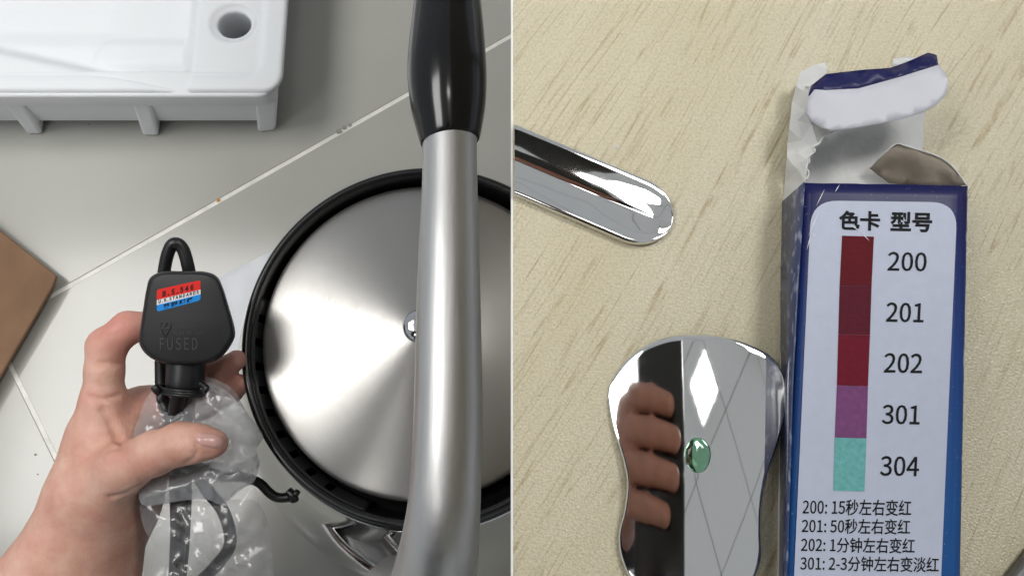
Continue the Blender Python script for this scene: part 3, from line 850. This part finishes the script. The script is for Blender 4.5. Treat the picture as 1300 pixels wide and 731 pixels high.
for ln in ([(204, 411), (206, 409), (210, 410), (210, 414), (206, 416), (203, 414)], [(210, 411), (213, 409), (216, 411), (216, 415), (211, 416)], [(203, 416), (210, 417), (217, 416)], [(205, 418), (209, 428), (212, 423), (215, 417)]):
    o = obj('moulded_mark', *tube([tuple(putm(u, v)) + (.00022,) for u, v in ln], 8, 4), M_EMBOSS, case)
# strain relief, the bundle below and the loop above
obj('strain_relief', *tube([tuple(P(237, 450, .476)) + (.0105,), tuple(P(236, 470, .475)) + (.0103,), tuple(P(234, 492, .474)) + (.0098,), tuple(P(232, 500, .474)) + (.0075,)], 20, 5), M_CABLE, plug)
def cable(name, px, r, parent=plug, mat=M_CABLE):
    return obj(name, *tube([tuple(P(u, v, d)) + (r,) for u, v, d in px], 14, 8), mat, parent)
cable('cord', [(232, 490, .474), (224, 515, .476), (222, 560, .482), (225, 620, .486), (226, 680, .488), (222, 760, .49)], .0042)
cable('cord', [(226, 760, .500), (233, 680, .496), (234, 600, .493), (216, 530, .481), (206, 500, .484), (205, 420, .499), (207, 360, .497), (211, 330, .495), (217, 313, .494), (224, 309, .494), (232, 316, .495), (238, 335, .496), (241, 360, .498), (240, 430, .50), (236, 520, .498), (240, 580, .499), (262, 620, .500), (284, 650, .502), (292, 690, .503), (270, 722, .505), (240, 750, .505)], .0036)
for k, (dv, s) in enumerate(((0, 0), (3.2, 1.5), (6, -1))):
    cx, cy = 229 + s, 493 + dv
    pts = []
    for j in range(17):
        a = 2 * math.pi * j / 16
        pts.append((cx + 29 * math.cos(a), cy + 3 * math.sin(a) + 2.5 * math.cos(a), .474 - .0125 * math.sin(a)))
    cable('twist_tie', pts, .0010)
cable('twist_tie', [(203, 499, .468), (199, 495, .466), (196, 490, .466)], .0022)
cable('twist_tie', [(206, 500, .467), (203, 506, .466), (205, 511, .466)], .0018)
cable('twist_tie', [(254, 486, .466), (262, 492, .464), (259, 497, .464)], .0016)
tail = cable('cord_tail', [(250, 590, .499), (280, 604, .503), (306, 605, .503), (328, 612, .501), (342, 625, .500), (352, 631, .500), (364, 631, .500), (372, 629, .500)], .0028)
cable('tail_tie', [(366, 623, .499), (372, 629, .498), (374, 635, .499)], .0026)
cable('tail_tie', [(368, 632, .498), (376, 626, .498), (378, 623, .499)], .0018)

# ------------------------------------------------------------------ clear bag round the cord
def ridge(x, y, z):
    r = 1 - 1.6 * abs(noise.noise(Vector((x, y, z))))
    return r * r * abs(r)
def crumple(name, poly, mat, parent, spacing, amp, bulge, base, seed, smooth=True):
    random.seed(seed)
    vs, fs = triangulate([tuple(p) for p in closed_spline(poly, 4)], spacing, .3)
    arr = closed_spline(poly, 6)
    out = []
    for u, v in vs:
        e = np.min(np.hypot(arr[:, 0]-u, arr[:, 1]-v))
        w = min(1, e / 26)
        a = u * .8 + v * .6; b = -u * .6 + v * .8          # folds run on the slant
        wx = 1.2 * noise.noise(Vector((u*.02, v*.02, seed)))
        f = ridge(a*.034 + wx, b*.010, seed) + .6 * ridge(a*.012 - wx, b*.05, seed + 4.3) + .35 * ridge(u*.05, v*.09, seed + 9.1)
        d = base(u, v) - bulge * math.sqrt(w) - amp * f * (.3 + .7 * w)
        out.append(P(u, v, d))
    return obj(name, out, [f[::-1] for f in fs], mat, parent, smooth)
bag = empty('plastic_bag', P(260, 640, .49), 'crumpled clear plastic bag bunched round the cord under the thumb', 'plastic bag')
front = [(176, 530), (186, 505), (200, 494), (214, 505), (232, 512), (247, 496), (252, 484), (262, 478), (280, 484), (298, 496), (312, 520), (330, 545), (334, 556), (326, 570), (329, 590), (322, 612), (305, 620), (284, 638), (270, 633), (240, 634), (200, 640), (178, 634), (180, 615), (172, 590), (168, 555)]
crumple('bag_front', front, M_BAG, bag, 5, .0042, .006, lambda u, v: .481 + (.004 if u < 215 else 0), 3)
crumple('bag_fold', [(250, 500), (262, 486), (290, 498), (316, 530), (326, 560), (322, 600), (300, 612), (268, 612), (254, 600), (262, 585), (290, 566), (282, 552), (250, 540)], M_BAG, bag, 5, .0042, .003, lambda u, v: .473, 11)
crumple('bag_cuff', [(176, 630), (184, 612), (210, 606), (240, 596), (262, 586), (300, 588), (328, 578), (326, 604), (306, 622), (282, 640), (262, 634), (220, 636), (186, 642)], M_BAG, bag, 5, .004, .004, lambda u, v: .474, 5)
crumple('bag_back', front, M_BAG, bag, 7, .003, -.006, lambda u, v: .506, 8)
crumple('bag_skirt', [(178, 636), (200, 640), (240, 634), (280, 636), (318, 610), (330, 640), (342, 690), (346, 745), (300, 770), (230, 765), (190, 750), (196, 700), (182, 668)], M_BAGCLEAR, bag, 6, .004, .004, lambda u, v: .484, 21)
crumple('bag_skirt', [(180, 632), (240, 634), (290, 634), (330, 640), (345, 700), (330, 765), (230, 770), (186, 750), (184, 680)], M_BAGCLEAR, bag, 8, .004, -.004, lambda u, v: .509, 22)

# ------------------------------------------------------------------ box on the table
BZ = HT + 0.012
kit = empty('test_kit_box', Z(1110, 560, HT), 'small blue and white printed carton torn open at its top end', 'box')
def mat_blue():
    m, nt, b = new_mat('blue printed card')
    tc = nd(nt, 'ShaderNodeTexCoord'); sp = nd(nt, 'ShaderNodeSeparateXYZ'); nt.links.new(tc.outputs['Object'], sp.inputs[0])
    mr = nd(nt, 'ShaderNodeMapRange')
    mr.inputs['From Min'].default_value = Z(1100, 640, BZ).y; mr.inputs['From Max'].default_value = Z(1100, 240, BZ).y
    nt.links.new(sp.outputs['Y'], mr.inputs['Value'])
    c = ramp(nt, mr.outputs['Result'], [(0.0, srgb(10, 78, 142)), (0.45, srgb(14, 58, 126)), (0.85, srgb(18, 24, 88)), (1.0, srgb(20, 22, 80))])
    v = mapped(nt)
    n = nd(nt, 'ShaderNodeTexNoise', Scale=1600.0, Detail=3.0); nt.links.new(v, n.inputs['Vector'])
    k = ramp(nt, n.outputs['Fac'], [(0.68, (0, 0, 0, 1)), (0.76, (1, 1, 1, 1))])
    mx = nd(nt, 'ShaderNodeMix', data_type='RGBA'); mx.inputs['B'].default_value = (.5, .55, .7, 1)
    f = nd(nt, 'ShaderNodeMath', operation='MULTIPLY'); f.inputs[1].default_value = .35; nt.links.new(k, f.inputs[0])
    nt.links.new(f.outputs[0], mx.inputs['Factor']); nt.links.new(c, mx.inputs['A']); nt.links.new(mx.outputs['Result'], b.inputs['Base Color'])
    b.inputs['Roughness'].default_value = 0.4; b.inputs['Specular IOR Level'].default_value = .35
    n2 = nd(nt, 'ShaderNodeTexNoise', Scale=120.0, Detail=3.0); nt.links.new(v, n2.inputs['Vector'])
    bump(nt, b, n2.outputs['Fac'], .12, .001)
    return m
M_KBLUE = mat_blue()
M_KWHITE = simple('lavender white printed card', srgb(194, 200, 218), 0.5, var=0.025, scale=400, bscale=140, bstr=.12, bdist=.001, spec=.3)
M_CARDIN = simple('white uncoated card', srgb(214, 214, 212), 0.75, var=0.04, scale=200, bscale=260, bstr=.35, bdist=.001)
M_SHADECARD = simple('inner card darkened for shade', srgb(150, 140, 126), 0.8, var=.06, scale=150, bscale=260, bstr=.3, bdist=.001)  # shadow in the box opening is put into this card colour
M_FLAP = simple('white card flap', srgb(206, 206, 214), 0.5, var=0.02, scale=100, bscale=90, bstr=.1, bdist=.001)
top = lambda u, v: Z(u, v, BZ)
ftl, ftr, fbr, fbl = (1021, 232), (1227.5, 236), (1215, 845), (992, 845)
# front panel, gently bowed, with a worn upper edge
def face_z(u, v):
    return BZ
rowsn, coln = 40, 16
vs, fs = [], []
for j in range(rowsn + 1):
    for i in range(coln + 1):
        a, b_ = i / coln, j / rowsn
        u = (ftl[0]*(1-a) + ftr[0]*a)*(1-b_) + (fbl[0]*(1-a) + fbr[0]*a)*b_
        v = (ftl[1]*(1-a) + ftr[1]*a)*(1-b_) + (fbl[1]*(1-a) + fbr[1]*a)*b_
        if j == 0: v += 1.2 * noise.noise(Vector((u * .2, 1, 1)))
        ed = .0006 if i in (0, coln) else 0
        vs.append(Z(u, v, BZ - ed))
for j in range(rowsn):
    for i in range(coln):
        k = j*(coln+1)+i; fs.append((k, k+coln+1, k+coln+2, k+1))
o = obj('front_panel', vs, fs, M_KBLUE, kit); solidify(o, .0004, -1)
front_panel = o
M_SIDE = None
def mat_side():
    m, nt, b = new_mat('printed side of card box')
    v = mapped(nt, (900, 260, 500))
    n = nd(nt, 'ShaderNodeTexNoise', Scale=1.0, Detail=2.0); nt.links.new(v, n.inputs['Vector'])
    nt.links.new(ramp(nt, n.outputs['Fac'], [(0.0, srgb(44, 56, 100)), (0.55, srgb(60, 70, 108)), (0.66, srgb(140, 146, 166)), (1.0, srgb(150, 156, 176))]), b.inputs['Base Color'])
    b.inputs['Roughness'].default_value = .35; b.inputs['Coat Weight'].default_value = .3
    return m
M_SIDE = mat_side()
# sides
def strip(name, ptsA, ptsB, mat, thick=.0004):
    vs = [Z(*p) for p in ptsA] + [Z(*p) for p in ptsB]; n = len(ptsA)
    o = obj(name, vs, [(i, n+i, n+i+1, i+1) for i in range(n-1)], mat, kit)
    solidify(o, thick, 0)
    return o
strip('side_panel', [(1021, 232, BZ - .0004), (1013, 360, BZ - .0004), (1006, 490, BZ - .0004), (998.5, 731, BZ - .0004), (992, 845, BZ - .0004)], [(994, 256, HT + .0003), (992, 360, HT + .0003), (992, 490, HT + .0003), (990, 731, HT + .0003), (985, 845, HT + .0003)], M_SIDE)
strip('side_panel', [(1227.5, 236, BZ - .0006), (1215, 845, BZ - .0006)], [(1190, 262, HT + .0003), (1180, 830, HT + .0003)], M_SIDE)
o = sheet('back_panel', [(994, 256, HT + .0003), (1000, 190, HT + .0004), (1010, 108, HT + .0005), (1180, 108, HT + .0005), (1173, 147, HT + .0005), (1171, 190, HT + .0006), (1190, 262, HT + .0003), (1180, 830, HT + .0003), (985, 830, HT + .0003)], M_CARDIN, kit, 40, 0, .05, .0003)
# torn left dust flap
o = sheet('dust_flap', [(995, 256, HT + .0010), (998, 230, HT + .002), (1000, 182, HT + .003), (1006, 129, HT + .004), (1016, 92, HT + .005), (1034, 83, HT + .007), (1047, 80, HT + .008), (1051, 88, HT + .008), (1046, 104, HT + .009), (1028, 122, HT + .008), (1023, 142, HT + .008), (1030, 158, HT + .007), (1054, 168, HT + .005), (1034, 190, HT + .009), (1026, 204, HT + .0105), (1022, 231, HT + .0116)], M_CARDIN, kit, 15, .0020, .06, .00025, smooth=False)
o['label'] = 'crumpled white torn side flap'
# rough torn paper edge between side and interior
ed = [(1057, 168), (1046, 174), (1040, 182), (1032, 187), (1035, 192), (1027, 199), (1028, 205), (1023, 212), (1027, 219), (1024, 229)]
vs_, fs_ = tube([tuple(Z(u, v, HT + .0092 + .0026 * min(1, k / 8))) + (.00012 + .00022 * random.random(),) for k, (u, v) in enumerate(ed)], 8, 5)
obj('torn_edge', vs_, fs_, M_CARDIN, kit)
# closure flap folded back over: white inside, blue outside along the fold
fl_white = sheet('tuck_flap', [(1026, 124, HT + .0120), (1034, 114, HT + .0125), (1048, 115, HT + .0128), (1089, 113, HT + .0128), (1140, 99, HT + .0130), (1191, 83, HT + .0135), (1201, 95, HT + .0138), (1204, 108, HT + .0140), (1200, 122, HT + .0142), (1188, 134, HT + .0142), (1171, 143, HT + .0140), (1145, 151, HT + .0140), (1118, 157, HT + .0138), (1085, 163, HT + .0136), (1057, 166, HT + .0130), (1042, 162, HT + .0122), (1030, 154, HT + .0118), (1023, 143, HT + .0116)], M_FLAP, kit, 9, .00015, .03, .00025)
fl_blue = sheet('tuck_flap_fold', [(1027, 122, HT + .0110), (1030, 110, HT + .0100), (1048, 95, HT + .0092), (1090, 90, HT + .0092), (1132, 87, HT + .0094), (1150, 80, HT + .0094), (1178, 68, HT + .0096), (1189, 71, HT + .0104), (1191.5, 83.5, HT + .0134), (1140, 99.5, HT + .0129), (1089, 113.5, HT + .0127), (1048, 115.5, HT + .0127), (1034, 114.5, HT + .0124)], M_KBLUE, kit, 9, .0008, .06, .0004)
sheet('closure_panel', [(1030, 111, HT + .0098), (1048, 96, HT + .0090), (1132, 88, HT + .0092), (1178, 69, HT + .0094), (1180, 108, HT + .0008), (1010, 110, HT + .0008)], M_CARDIN, kit, 16, .0003, .05, .0003)
sheet('dust_flap', [(1132, 86, HT + .0075), (1134, 75, HT + .0075), (1150, 73, HT + .0075), (1166, 74, HT + .0075), (1163, 78, HT + .0078), (1148, 84, HT + .0080)], M_CARDIN, kit, 8, .0004, .08, .0004)
# right dust flap standing inside the opening
o = sheet('dust_flap', [(1104, 214, HT + .0030), (1110, 206, HT + .0042), (1124, 194, HT + .0064), (1138, 183, HT + .0080), (1150, 185, HT + .0086), (1168, 191, HT + .0095), (1189, 198, HT + .0104), (1203, 206, HT + .0110), (1215, 218, HT + .0116), (1227, 235, HT + .0117), (1200, 238, HT + .0085), (1150, 236, HT + .0045), (1128, 232, HT + .0032), (1114, 222, HT + .0028)], M_SHADECARD, kit, 10, .0004, .05, .0004)
ed = [(1104, 214, .0031), (1112, 205, .0045), (1124, 194, .0066), (1138, 183, .0083), (1150, 185.5, .0089), (1168, 191, .0098), (1189, 198, .0107), (1203, 206, .0113), (1215, 218, .0119), (1227, 235, .0120)]
obj('torn_edge', *tube([tuple(Z(u, v, HT + h)) + (.00018,) for u, v, h in ed], 8, 5), M_CARDIN, kit)

# printed panel, colour bars and writing
pr0 = lambda u, v: Z(u, v, BZ + .00008)
pr1 = lambda u, v: Z(u, v, BZ + .00016)
pr2 = lambda u, v: Z(u, v, BZ + .00022)
q = rounded(((1030, 254.5), (1215.5, 257), (1190, 842), (1003, 842)), 34, 8)
panel = flat('printed_panel', q, pr0, M_KWHITE, front_panel)
panel['label'] = 'pale printed colour chart panel'
bl_ = [(299, 1069, 1109.5), (362.5, 1066, 1106.5), (424, 1064.3, 1104.5), (489, 1062.5, 1102), (555, 1059.8, 1100), (622.5, 1058, 1097.5)]
cols = [srgb(98, 16, 28), srgb(92, 22, 40), srgb(112, 18, 40), srgb(126, 74, 122), srgb(112, 180, 178)]
for k in range(5):
    (y0, l0, r0), (y1, l1, r1) = bl_[k], bl_[k+1]
    g_ = 0.15
    flat('colour_bar', [(l0, y0 + g_), (r0, y0 + 1.2 + g_), (r1, y1 + 1.2 - g_), (l1, y1 - g_)], pr1, simple('printed swatch ink', cols[k], .6, var=.14, scale=900, spec=.15), panel)
def line(body, x0, x1, y0, y1, tilt=.02, lean=-.035, bold=0.0, spacing=1.0):
    h = y1 - y0; w = x1 - x0
    lettering(body, ((x0 - lean*h*.5, y0), (x1 - lean*h*.5, y0 + tilt*w), (x1 + lean*h*.5, y1 + tilt*w), (x0 + lean*h*.5, y1)), pr1, M_INK, panel, bold, spacing)
line('色卡', 1065, 1117.5, 267, 292, .02, -.03, .012)
line('型号', 1130.5, 1183.5, 268.5, 294, .02, -.03, .012)
for body, x0, x1, y0, y1 in (('200', 1127, 1176.5, 319.4, 343.8), ('201', 1125, 1173, 383.5, 408.6), ('202', 1122.5, 1171, 447.7, 473), ('301', 1119.8, 1168, 513.2, 538), ('304', 1117.5, 1167, 578.2, 603.6)):
    line(body, x0, x1, y0, y1, .02, -.05, .004)
for body, x0, x1, y0, y1 in (('200: 15秒左右变红', 1019, 1157, 632.5, 653), ('201: 50秒左右变红', 1018, 1155.5, 657, 676.5), ('202: 1分钟左右变红', 1017, 1161.5, 681, 700.5), ('301: 2-3分钟左右变淡红', 1016, 1192, 704.5, 724)):
    line(body, x0, x1, y0, y1, .012, -.04, .004)

for k, (a_, b_) in enumerate((((1026, 300), (1040, 268)), ((1036, 262), (1047, 240)), ((1078, 284), (1094, 295)), ((1092, 293), (1104, 306)), ((1030, 296), (1036, 300)), ((1060, 244), (1066, 234)), ((1024, 318), (1030, 296)))):
    a_, b_ = np.array(a_, float), np.array(b_, float); t_ = (b_ - a_) / np.linalg.norm(b_ - a_); nn = np.array((-t_[1], t_[0]))
    flat('scuff_glare', [tuple(a_), tuple((a_ + b_)/2 + nn*.7), tuple(b_), tuple((a_ + b_)/2 - nn*.5)], pr2, M_PAPER, front_panel)  # film glare and scratches drawn as pale slivers

# ------------------------------------------------------------------ mirror-polished spoon end
SC = (884, 590)
sp_out = closed_spline([(884, 423.5), (842, 428), (803, 449), (778, 481), (772, 505), (777, 540), (789, 578), (795.5, 612), (792, 648), (785, 680), (789, 710), (804, 740), (835, 765), (880, 778), (925, 768), (953, 742), (966, 710), (966, 678), (967, 642), (974, 604), (986, 566), (996, 530), (999.5, 502), (994, 474), (976, 450), (942, 433), (914, 426)], 6)
spoon = empty('spoon', Z(SC[0], SC[1], HT), 'mirror polished steel spoon head lying against the blue box with a drop on it', 'spoon')
DH = 0.0030
TILT = 0.0038 / 227          # the right rim leans up against the box
levels = [(max(.0005, t), .16 + .84 * (1 - (t / .972) ** 2)) for t in (0, .1, .2, .3, .4, .5, .58, .66, .74, .80, .86, .91, .945, .972)] + [(.980, .13), (.985, .11), (.990, .095), (.994, .08), (.997, .055), (.999, .04), (1.0, .02), (.9985, .001)]
vs, fs = [], []
n = len(sp_out)
for s, h in levels:
    for u, v in sp_out:
        dx_, dy_ = (u - SC[0]) * s / 125.0, (v - SC[1] - 10) * s / 270.0
        hd = max(.10, 1 - dx_ * dx_ - dy_ * dy_)
        if s > .975: hd = .02 + (hd - .02) * math.sqrt(max(0, 1 - ((s - .975) / .025) ** 2))
        z = HT + .0004 + DH * hd * (0.0 if (s, h) == levels[-1] else 1.0)
        uu, vv = SC[0] + (u - SC[0]) * s, SC[1] + (v - SC[1]) * s
        z += TILT * (uu - 772)
        vs.append(Z(uu, vv, z))
for i in range(len(levels) - 1):
    for k in range(n): fs.append((i*n+k, (i+1)*n+k, (i+1)*n+(k+1) % n, i*n+(k+1) % n))
fs.append(tuple((len(levels)-1)*n + k for k in range(n)))
obj('bowl', vs, fs, M_MIRROR, spoon)
# drop of test liquid
def mat_drop():
    m, nt, b = new_mat('green test liquid')
    b.inputs['Base Color'].default_value = (0.34, 0.68, 0.44, 1); b.inputs['Roughness'].default_value = 0.01
    b.inputs['Transmission Weight'].default_value = 1.0; b.inputs['IOR'].default_value = 1.36
    return m
dc = (886, 577)
dz = HT + .0004 + DH * .995 + TILT * (886 - 772)
vs, fs = [], []
ND = 32
for j in range(9):
    th = j / 8 * math.pi / 2
    for k in range(ND):
        a = 2*math.pi*k/ND
        rr = math.cos(th) if j < 8 else 0.001
        p = Z(dc[0] + (17 + 1.5*math.cos(2*a+1)) * rr * math.cos(a) + 2 * rr * math.sin(a), dc[1] + 24 * rr * math.sin(a), dz)
        vs.append(p + Vector((0, 0, .0013 * math.sin(th) - .0003)))
for j in range(8):
    for k in range(ND): fs.append((j*ND+k, (j+1)*ND+k, (j+1)*ND+(k+1) % ND, j*ND+(k+1) % ND))
fs.append(tuple(range(ND)))
o = obj('liquid_drop', vs, [f[::-1] for f in fs], mat_drop(), None)
set_tags(o, 'clear green liquid drop on the mirror polished spoon', 'drop')

# ------------------------------------------------------------------ spoon handle by the table edge
sh = empty('steel_utensil', Z(750, 240, HT), 'polished steel utensil with a rounded end and long bevels beside the table edge', 'utensil')
A = np.array(Z(640, 199, HT))[:2]; B = np.array(Z(851, 288.5, HT))[:2]
ax_ = (B - A); Ln = np.linalg.norm(ax_); ax_ /= Ln; pe = np.array((-ax_[1], ax_[0]))
hw0 = np.linalg.norm(np.array(Z(700, 182, HT)) - np.array(Z(664, 250, HT))) / 2 * 1.07
prof = [(-1.0, 0.0), (-1.0, .35), (-.985, .66), (-.95, .84), (-.89, .88), (-.82, .80), (-.55, .60), (-.28, .45), (-.10, .385), (-.03, .37), (.01, .39), (.05, .46), (.09, .50), (.30, .56), (.58, .66), (.80, .80), (.89, .88), (.95, .84), (.985, .66), (1.0, .36), (1.0, 0.0)]
HH = .0020
vs, fs = [], []
stn = []
x = 0.0
tip = hw0 * 1.15
ts = list(np.linspace(0, Ln - tip, 26)) + [Ln - tip + tip * math.sin(a) for a in np.linspace(0, math.pi/2, 26)[1:]]
for t in ts:
    w = hw0
    s = 1.0
    if t > Ln - tip:
        s = math.sqrt(max(0.0002, 1 - ((t - (Ln - tip)) / tip) ** 2)); 
    for c, h in prof:
        # the groove runs out towards the rounded end
        e = (t - (Ln - tip)) / tip if t > Ln - tip else 0
        run = max(0, min(1, (t - (Ln - 2.1*tip)) / (1.6 * tip)))
        hh = h + (0.72 - h) * 0.75 * run * (1 - abs(c) ** 4) if abs(c) < .8 else h
        hh *= (1 - .5 * max(0, e) ** 4)
        t_s = (0.0006 - A[0] - pe[0] * c * w) / ax_[0]
        tt = t_s + (Ln - tip - t_s) * t / (Ln - tip) if t < Ln - tip else t
        p = A + ax_ * tt + pe * (c * w * s)
        vs.append((p[0], p[1], HT + .0003 + HH * hh))
m_ = len(prof)
for i in range(len(ts) - 1):
    for k in range(m_ - 1): fs.append((i*m_+k, i*m_+k+1, (i+1)*m_+k+1, (i+1)*m_+k)[::-1])
o = obj('shaft', vs, fs, M_MIRROR, sh)
o.modifiers.new('weld', 'WELD').merge_threshold = 1e-6

# ------------------------------------------------------------------ grey bar in the corner of the table
tray = empty('metal_bar', Z(1290, 720, HT), 'grey metal bar crossing the bottom corner of the wood table', 'bar')
q = [Z(1268, 735, HT), Z(1303, 690, HT), Z(1400, 600, HT), Z(1500, 760, HT), Z(1330, 900, HT), Z(1200, 830, HT)]
o = obj('bar_body', *prism([(p.x, p.y) for p in reversed(q)], HT + .0004, HT + .004), M_BAR, tray, False); bevel(o, .0012, 3)
o = set_tags(obj('dust_speck', *lathe([(0.0001, .0002), (.0003, .00018), (.0006, .00005)], Z(783, 187, HT), 7), simple('pale dust', srgb(196, 192, 184), .8), None, False), 'tiny pale speck on the wood above the steel handle', 'speck')

# ------------------------------------------------------------------ ceiling seen only in the polished steel
M_CEIL = simple('ceiling panel', (0.85, 0.85, 0.85, 1), .8, var=.02)
M_JOINT = simple('ceiling joint', (0.10, 0.10, 0.10, 1), .6)
CA = math.radians(38)
def turned(cx, cy, x0, x1, y0, y1, z0, z1, a=CA):
    c, s_ = math.cos(a), math.sin(a)
    return prism([(cx + x*c - y*s_, cy + x*s_ + y*c) for x, y in ((x0, y0), (x1, y0), (x1, y1), (x0, y1))], z0, z1)
ceil = set_tags(obj('ceiling', *turned(.5, .4, -2.4, 2.4, -2.4, 2.4, 2.62, 2.64), M_JOINT, None, False), kind='structure')
for i in range(8):
    for j in range(8):
        x, y = -2.4 + .6 * i, -2.4 + .6 * j
        obj('panel', *turned(.5, .4, x + .004, x + .596, y + .004, y + .596, 2.605, 2.625), M_CEIL, ceil, False)
def mat_emit(s):
    m, nt, b = new_mat('lit lamp diffuser')
    b.inputs['Base Color'].default_value = (.8, .8, .8, 1)
    b.inputs['Emission Color'].default_value = (1.0, .985, .955, 1); b.inputs['Emission Strength'].default_value = s
    return m
for (x, y, z, w, h, s), lb in zip(LAMPS, ('large square ceiling lamp over the tiled floor', 'square ceiling lamp over the far side of the table', 'small square ceiling lamp mirrored in the spoon', 'square ceiling lamp behind the person over the floor')):
    L = empty('ceiling_lamp', (x, y, z), lb, 'ceiling lamp')
    obj('diffuser', *turned(x, y, -w/2, w/2, -h/2, h/2, z, z + .006, CA if w < .5 else 0), mat_emit(s), L, False)
    obj('frame', *turned(x, y, -w/2 - .02, w/2 + .02, -h/2 - .02, h/2 + .02, z + .008, z + .05, CA if w < .5 else 0), M_EDGE, L, False)

# ------------------------------------------------------------------ the photographer, met only as a reflection in the spoon
def V(x, y, w): return np.array(_C + _R * x + _U * y - _FW * w)
who = empty('person', Vector(V(-.30, -.40, .10)), 'dark sleeved arm and hand holding the phone, mirrored in the spoon', 'person')
ph = empty('phone', Vector(V(-.024, -.025, .026)), 'black phone mirrored in the polished spoon', 'phone')
c8 = [V(x, y, w) for w in (.022, .031) for x, y in ((-.070, -.09), (.016, -.09), (.018, .15), (-.070, .15))]
o = obj('phone_body', c8, [(3, 2, 1, 0), (4, 5, 6, 7), (0, 1, 5, 4), (1, 2, 6, 5), (2, 3, 7, 6), (3, 0, 4, 7)], M_BLACKGLOSS, ph, False); bevel(o, .003, 3)
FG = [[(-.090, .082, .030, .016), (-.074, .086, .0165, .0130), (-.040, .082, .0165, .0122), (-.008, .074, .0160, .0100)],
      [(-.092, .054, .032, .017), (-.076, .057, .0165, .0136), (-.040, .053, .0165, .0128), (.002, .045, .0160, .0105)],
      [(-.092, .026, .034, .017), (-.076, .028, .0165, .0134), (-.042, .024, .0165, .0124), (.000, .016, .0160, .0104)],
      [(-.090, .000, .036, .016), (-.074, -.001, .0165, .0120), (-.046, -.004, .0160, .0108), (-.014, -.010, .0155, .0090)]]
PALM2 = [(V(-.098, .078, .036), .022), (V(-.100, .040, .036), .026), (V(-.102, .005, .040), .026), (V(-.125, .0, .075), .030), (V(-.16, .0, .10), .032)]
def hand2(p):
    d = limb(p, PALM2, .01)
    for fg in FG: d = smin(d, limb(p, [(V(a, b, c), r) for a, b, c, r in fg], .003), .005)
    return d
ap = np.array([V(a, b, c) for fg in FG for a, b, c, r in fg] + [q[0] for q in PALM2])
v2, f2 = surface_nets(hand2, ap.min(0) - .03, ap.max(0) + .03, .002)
obj('hand', v2, f2, simple('skin with painted shade', srgb(172, 124, 110), .5, var=.1, scale=60, bscale=300, bstr=.3), who)  # shade on this hand is painted in as a darker skin colour
M_CLOTH = simple('black knitted sleeve', (0.012, 0.012, 0.014, 1), .9, bscale=600, bstr=.4)
obj('sleeve', *tube([tuple(V(-.118, .02, .105)) + (.062,), tuple(V(-.17, .01, .110)) + (.070,), tuple(V(-.27, -.04, .125)) + (.078,), tuple(V(-.40, -.18, .15)) + (.085,), tuple(V(-.46, -.36, .2)) + (.09,)], 28, 6), M_CLOTH, who)

# dark jacket of the photographer, unseen, added to darken reflections in the steel
def torso(p):
    e = lambda c, r: (np.linalg.norm((p - np.array(c, np.float32)) / np.array(r, np.float32), axis=1) - 1) * min(r)
    d = e((-.16, -.52, .62), (.22, .15, .42))
    d = smin(d, e((-.16, -.50, .98), (.27, .14, .16)), .12)
    d = smin(d, cone(p, (-.42, -.48, .98), (-.40, -.30, .74), .07, .055), .06)
    d = smin(d, cone(p, (.08, -.48, .98), (.02, -.36, .82), .07, .05), .06)
    return d
tv, tf = surface_nets(torso, (-.62, -.80, .12), (.40, -.18, 1.25), .014)
obj('jacket', tv, tf, M_CLOTH, who)
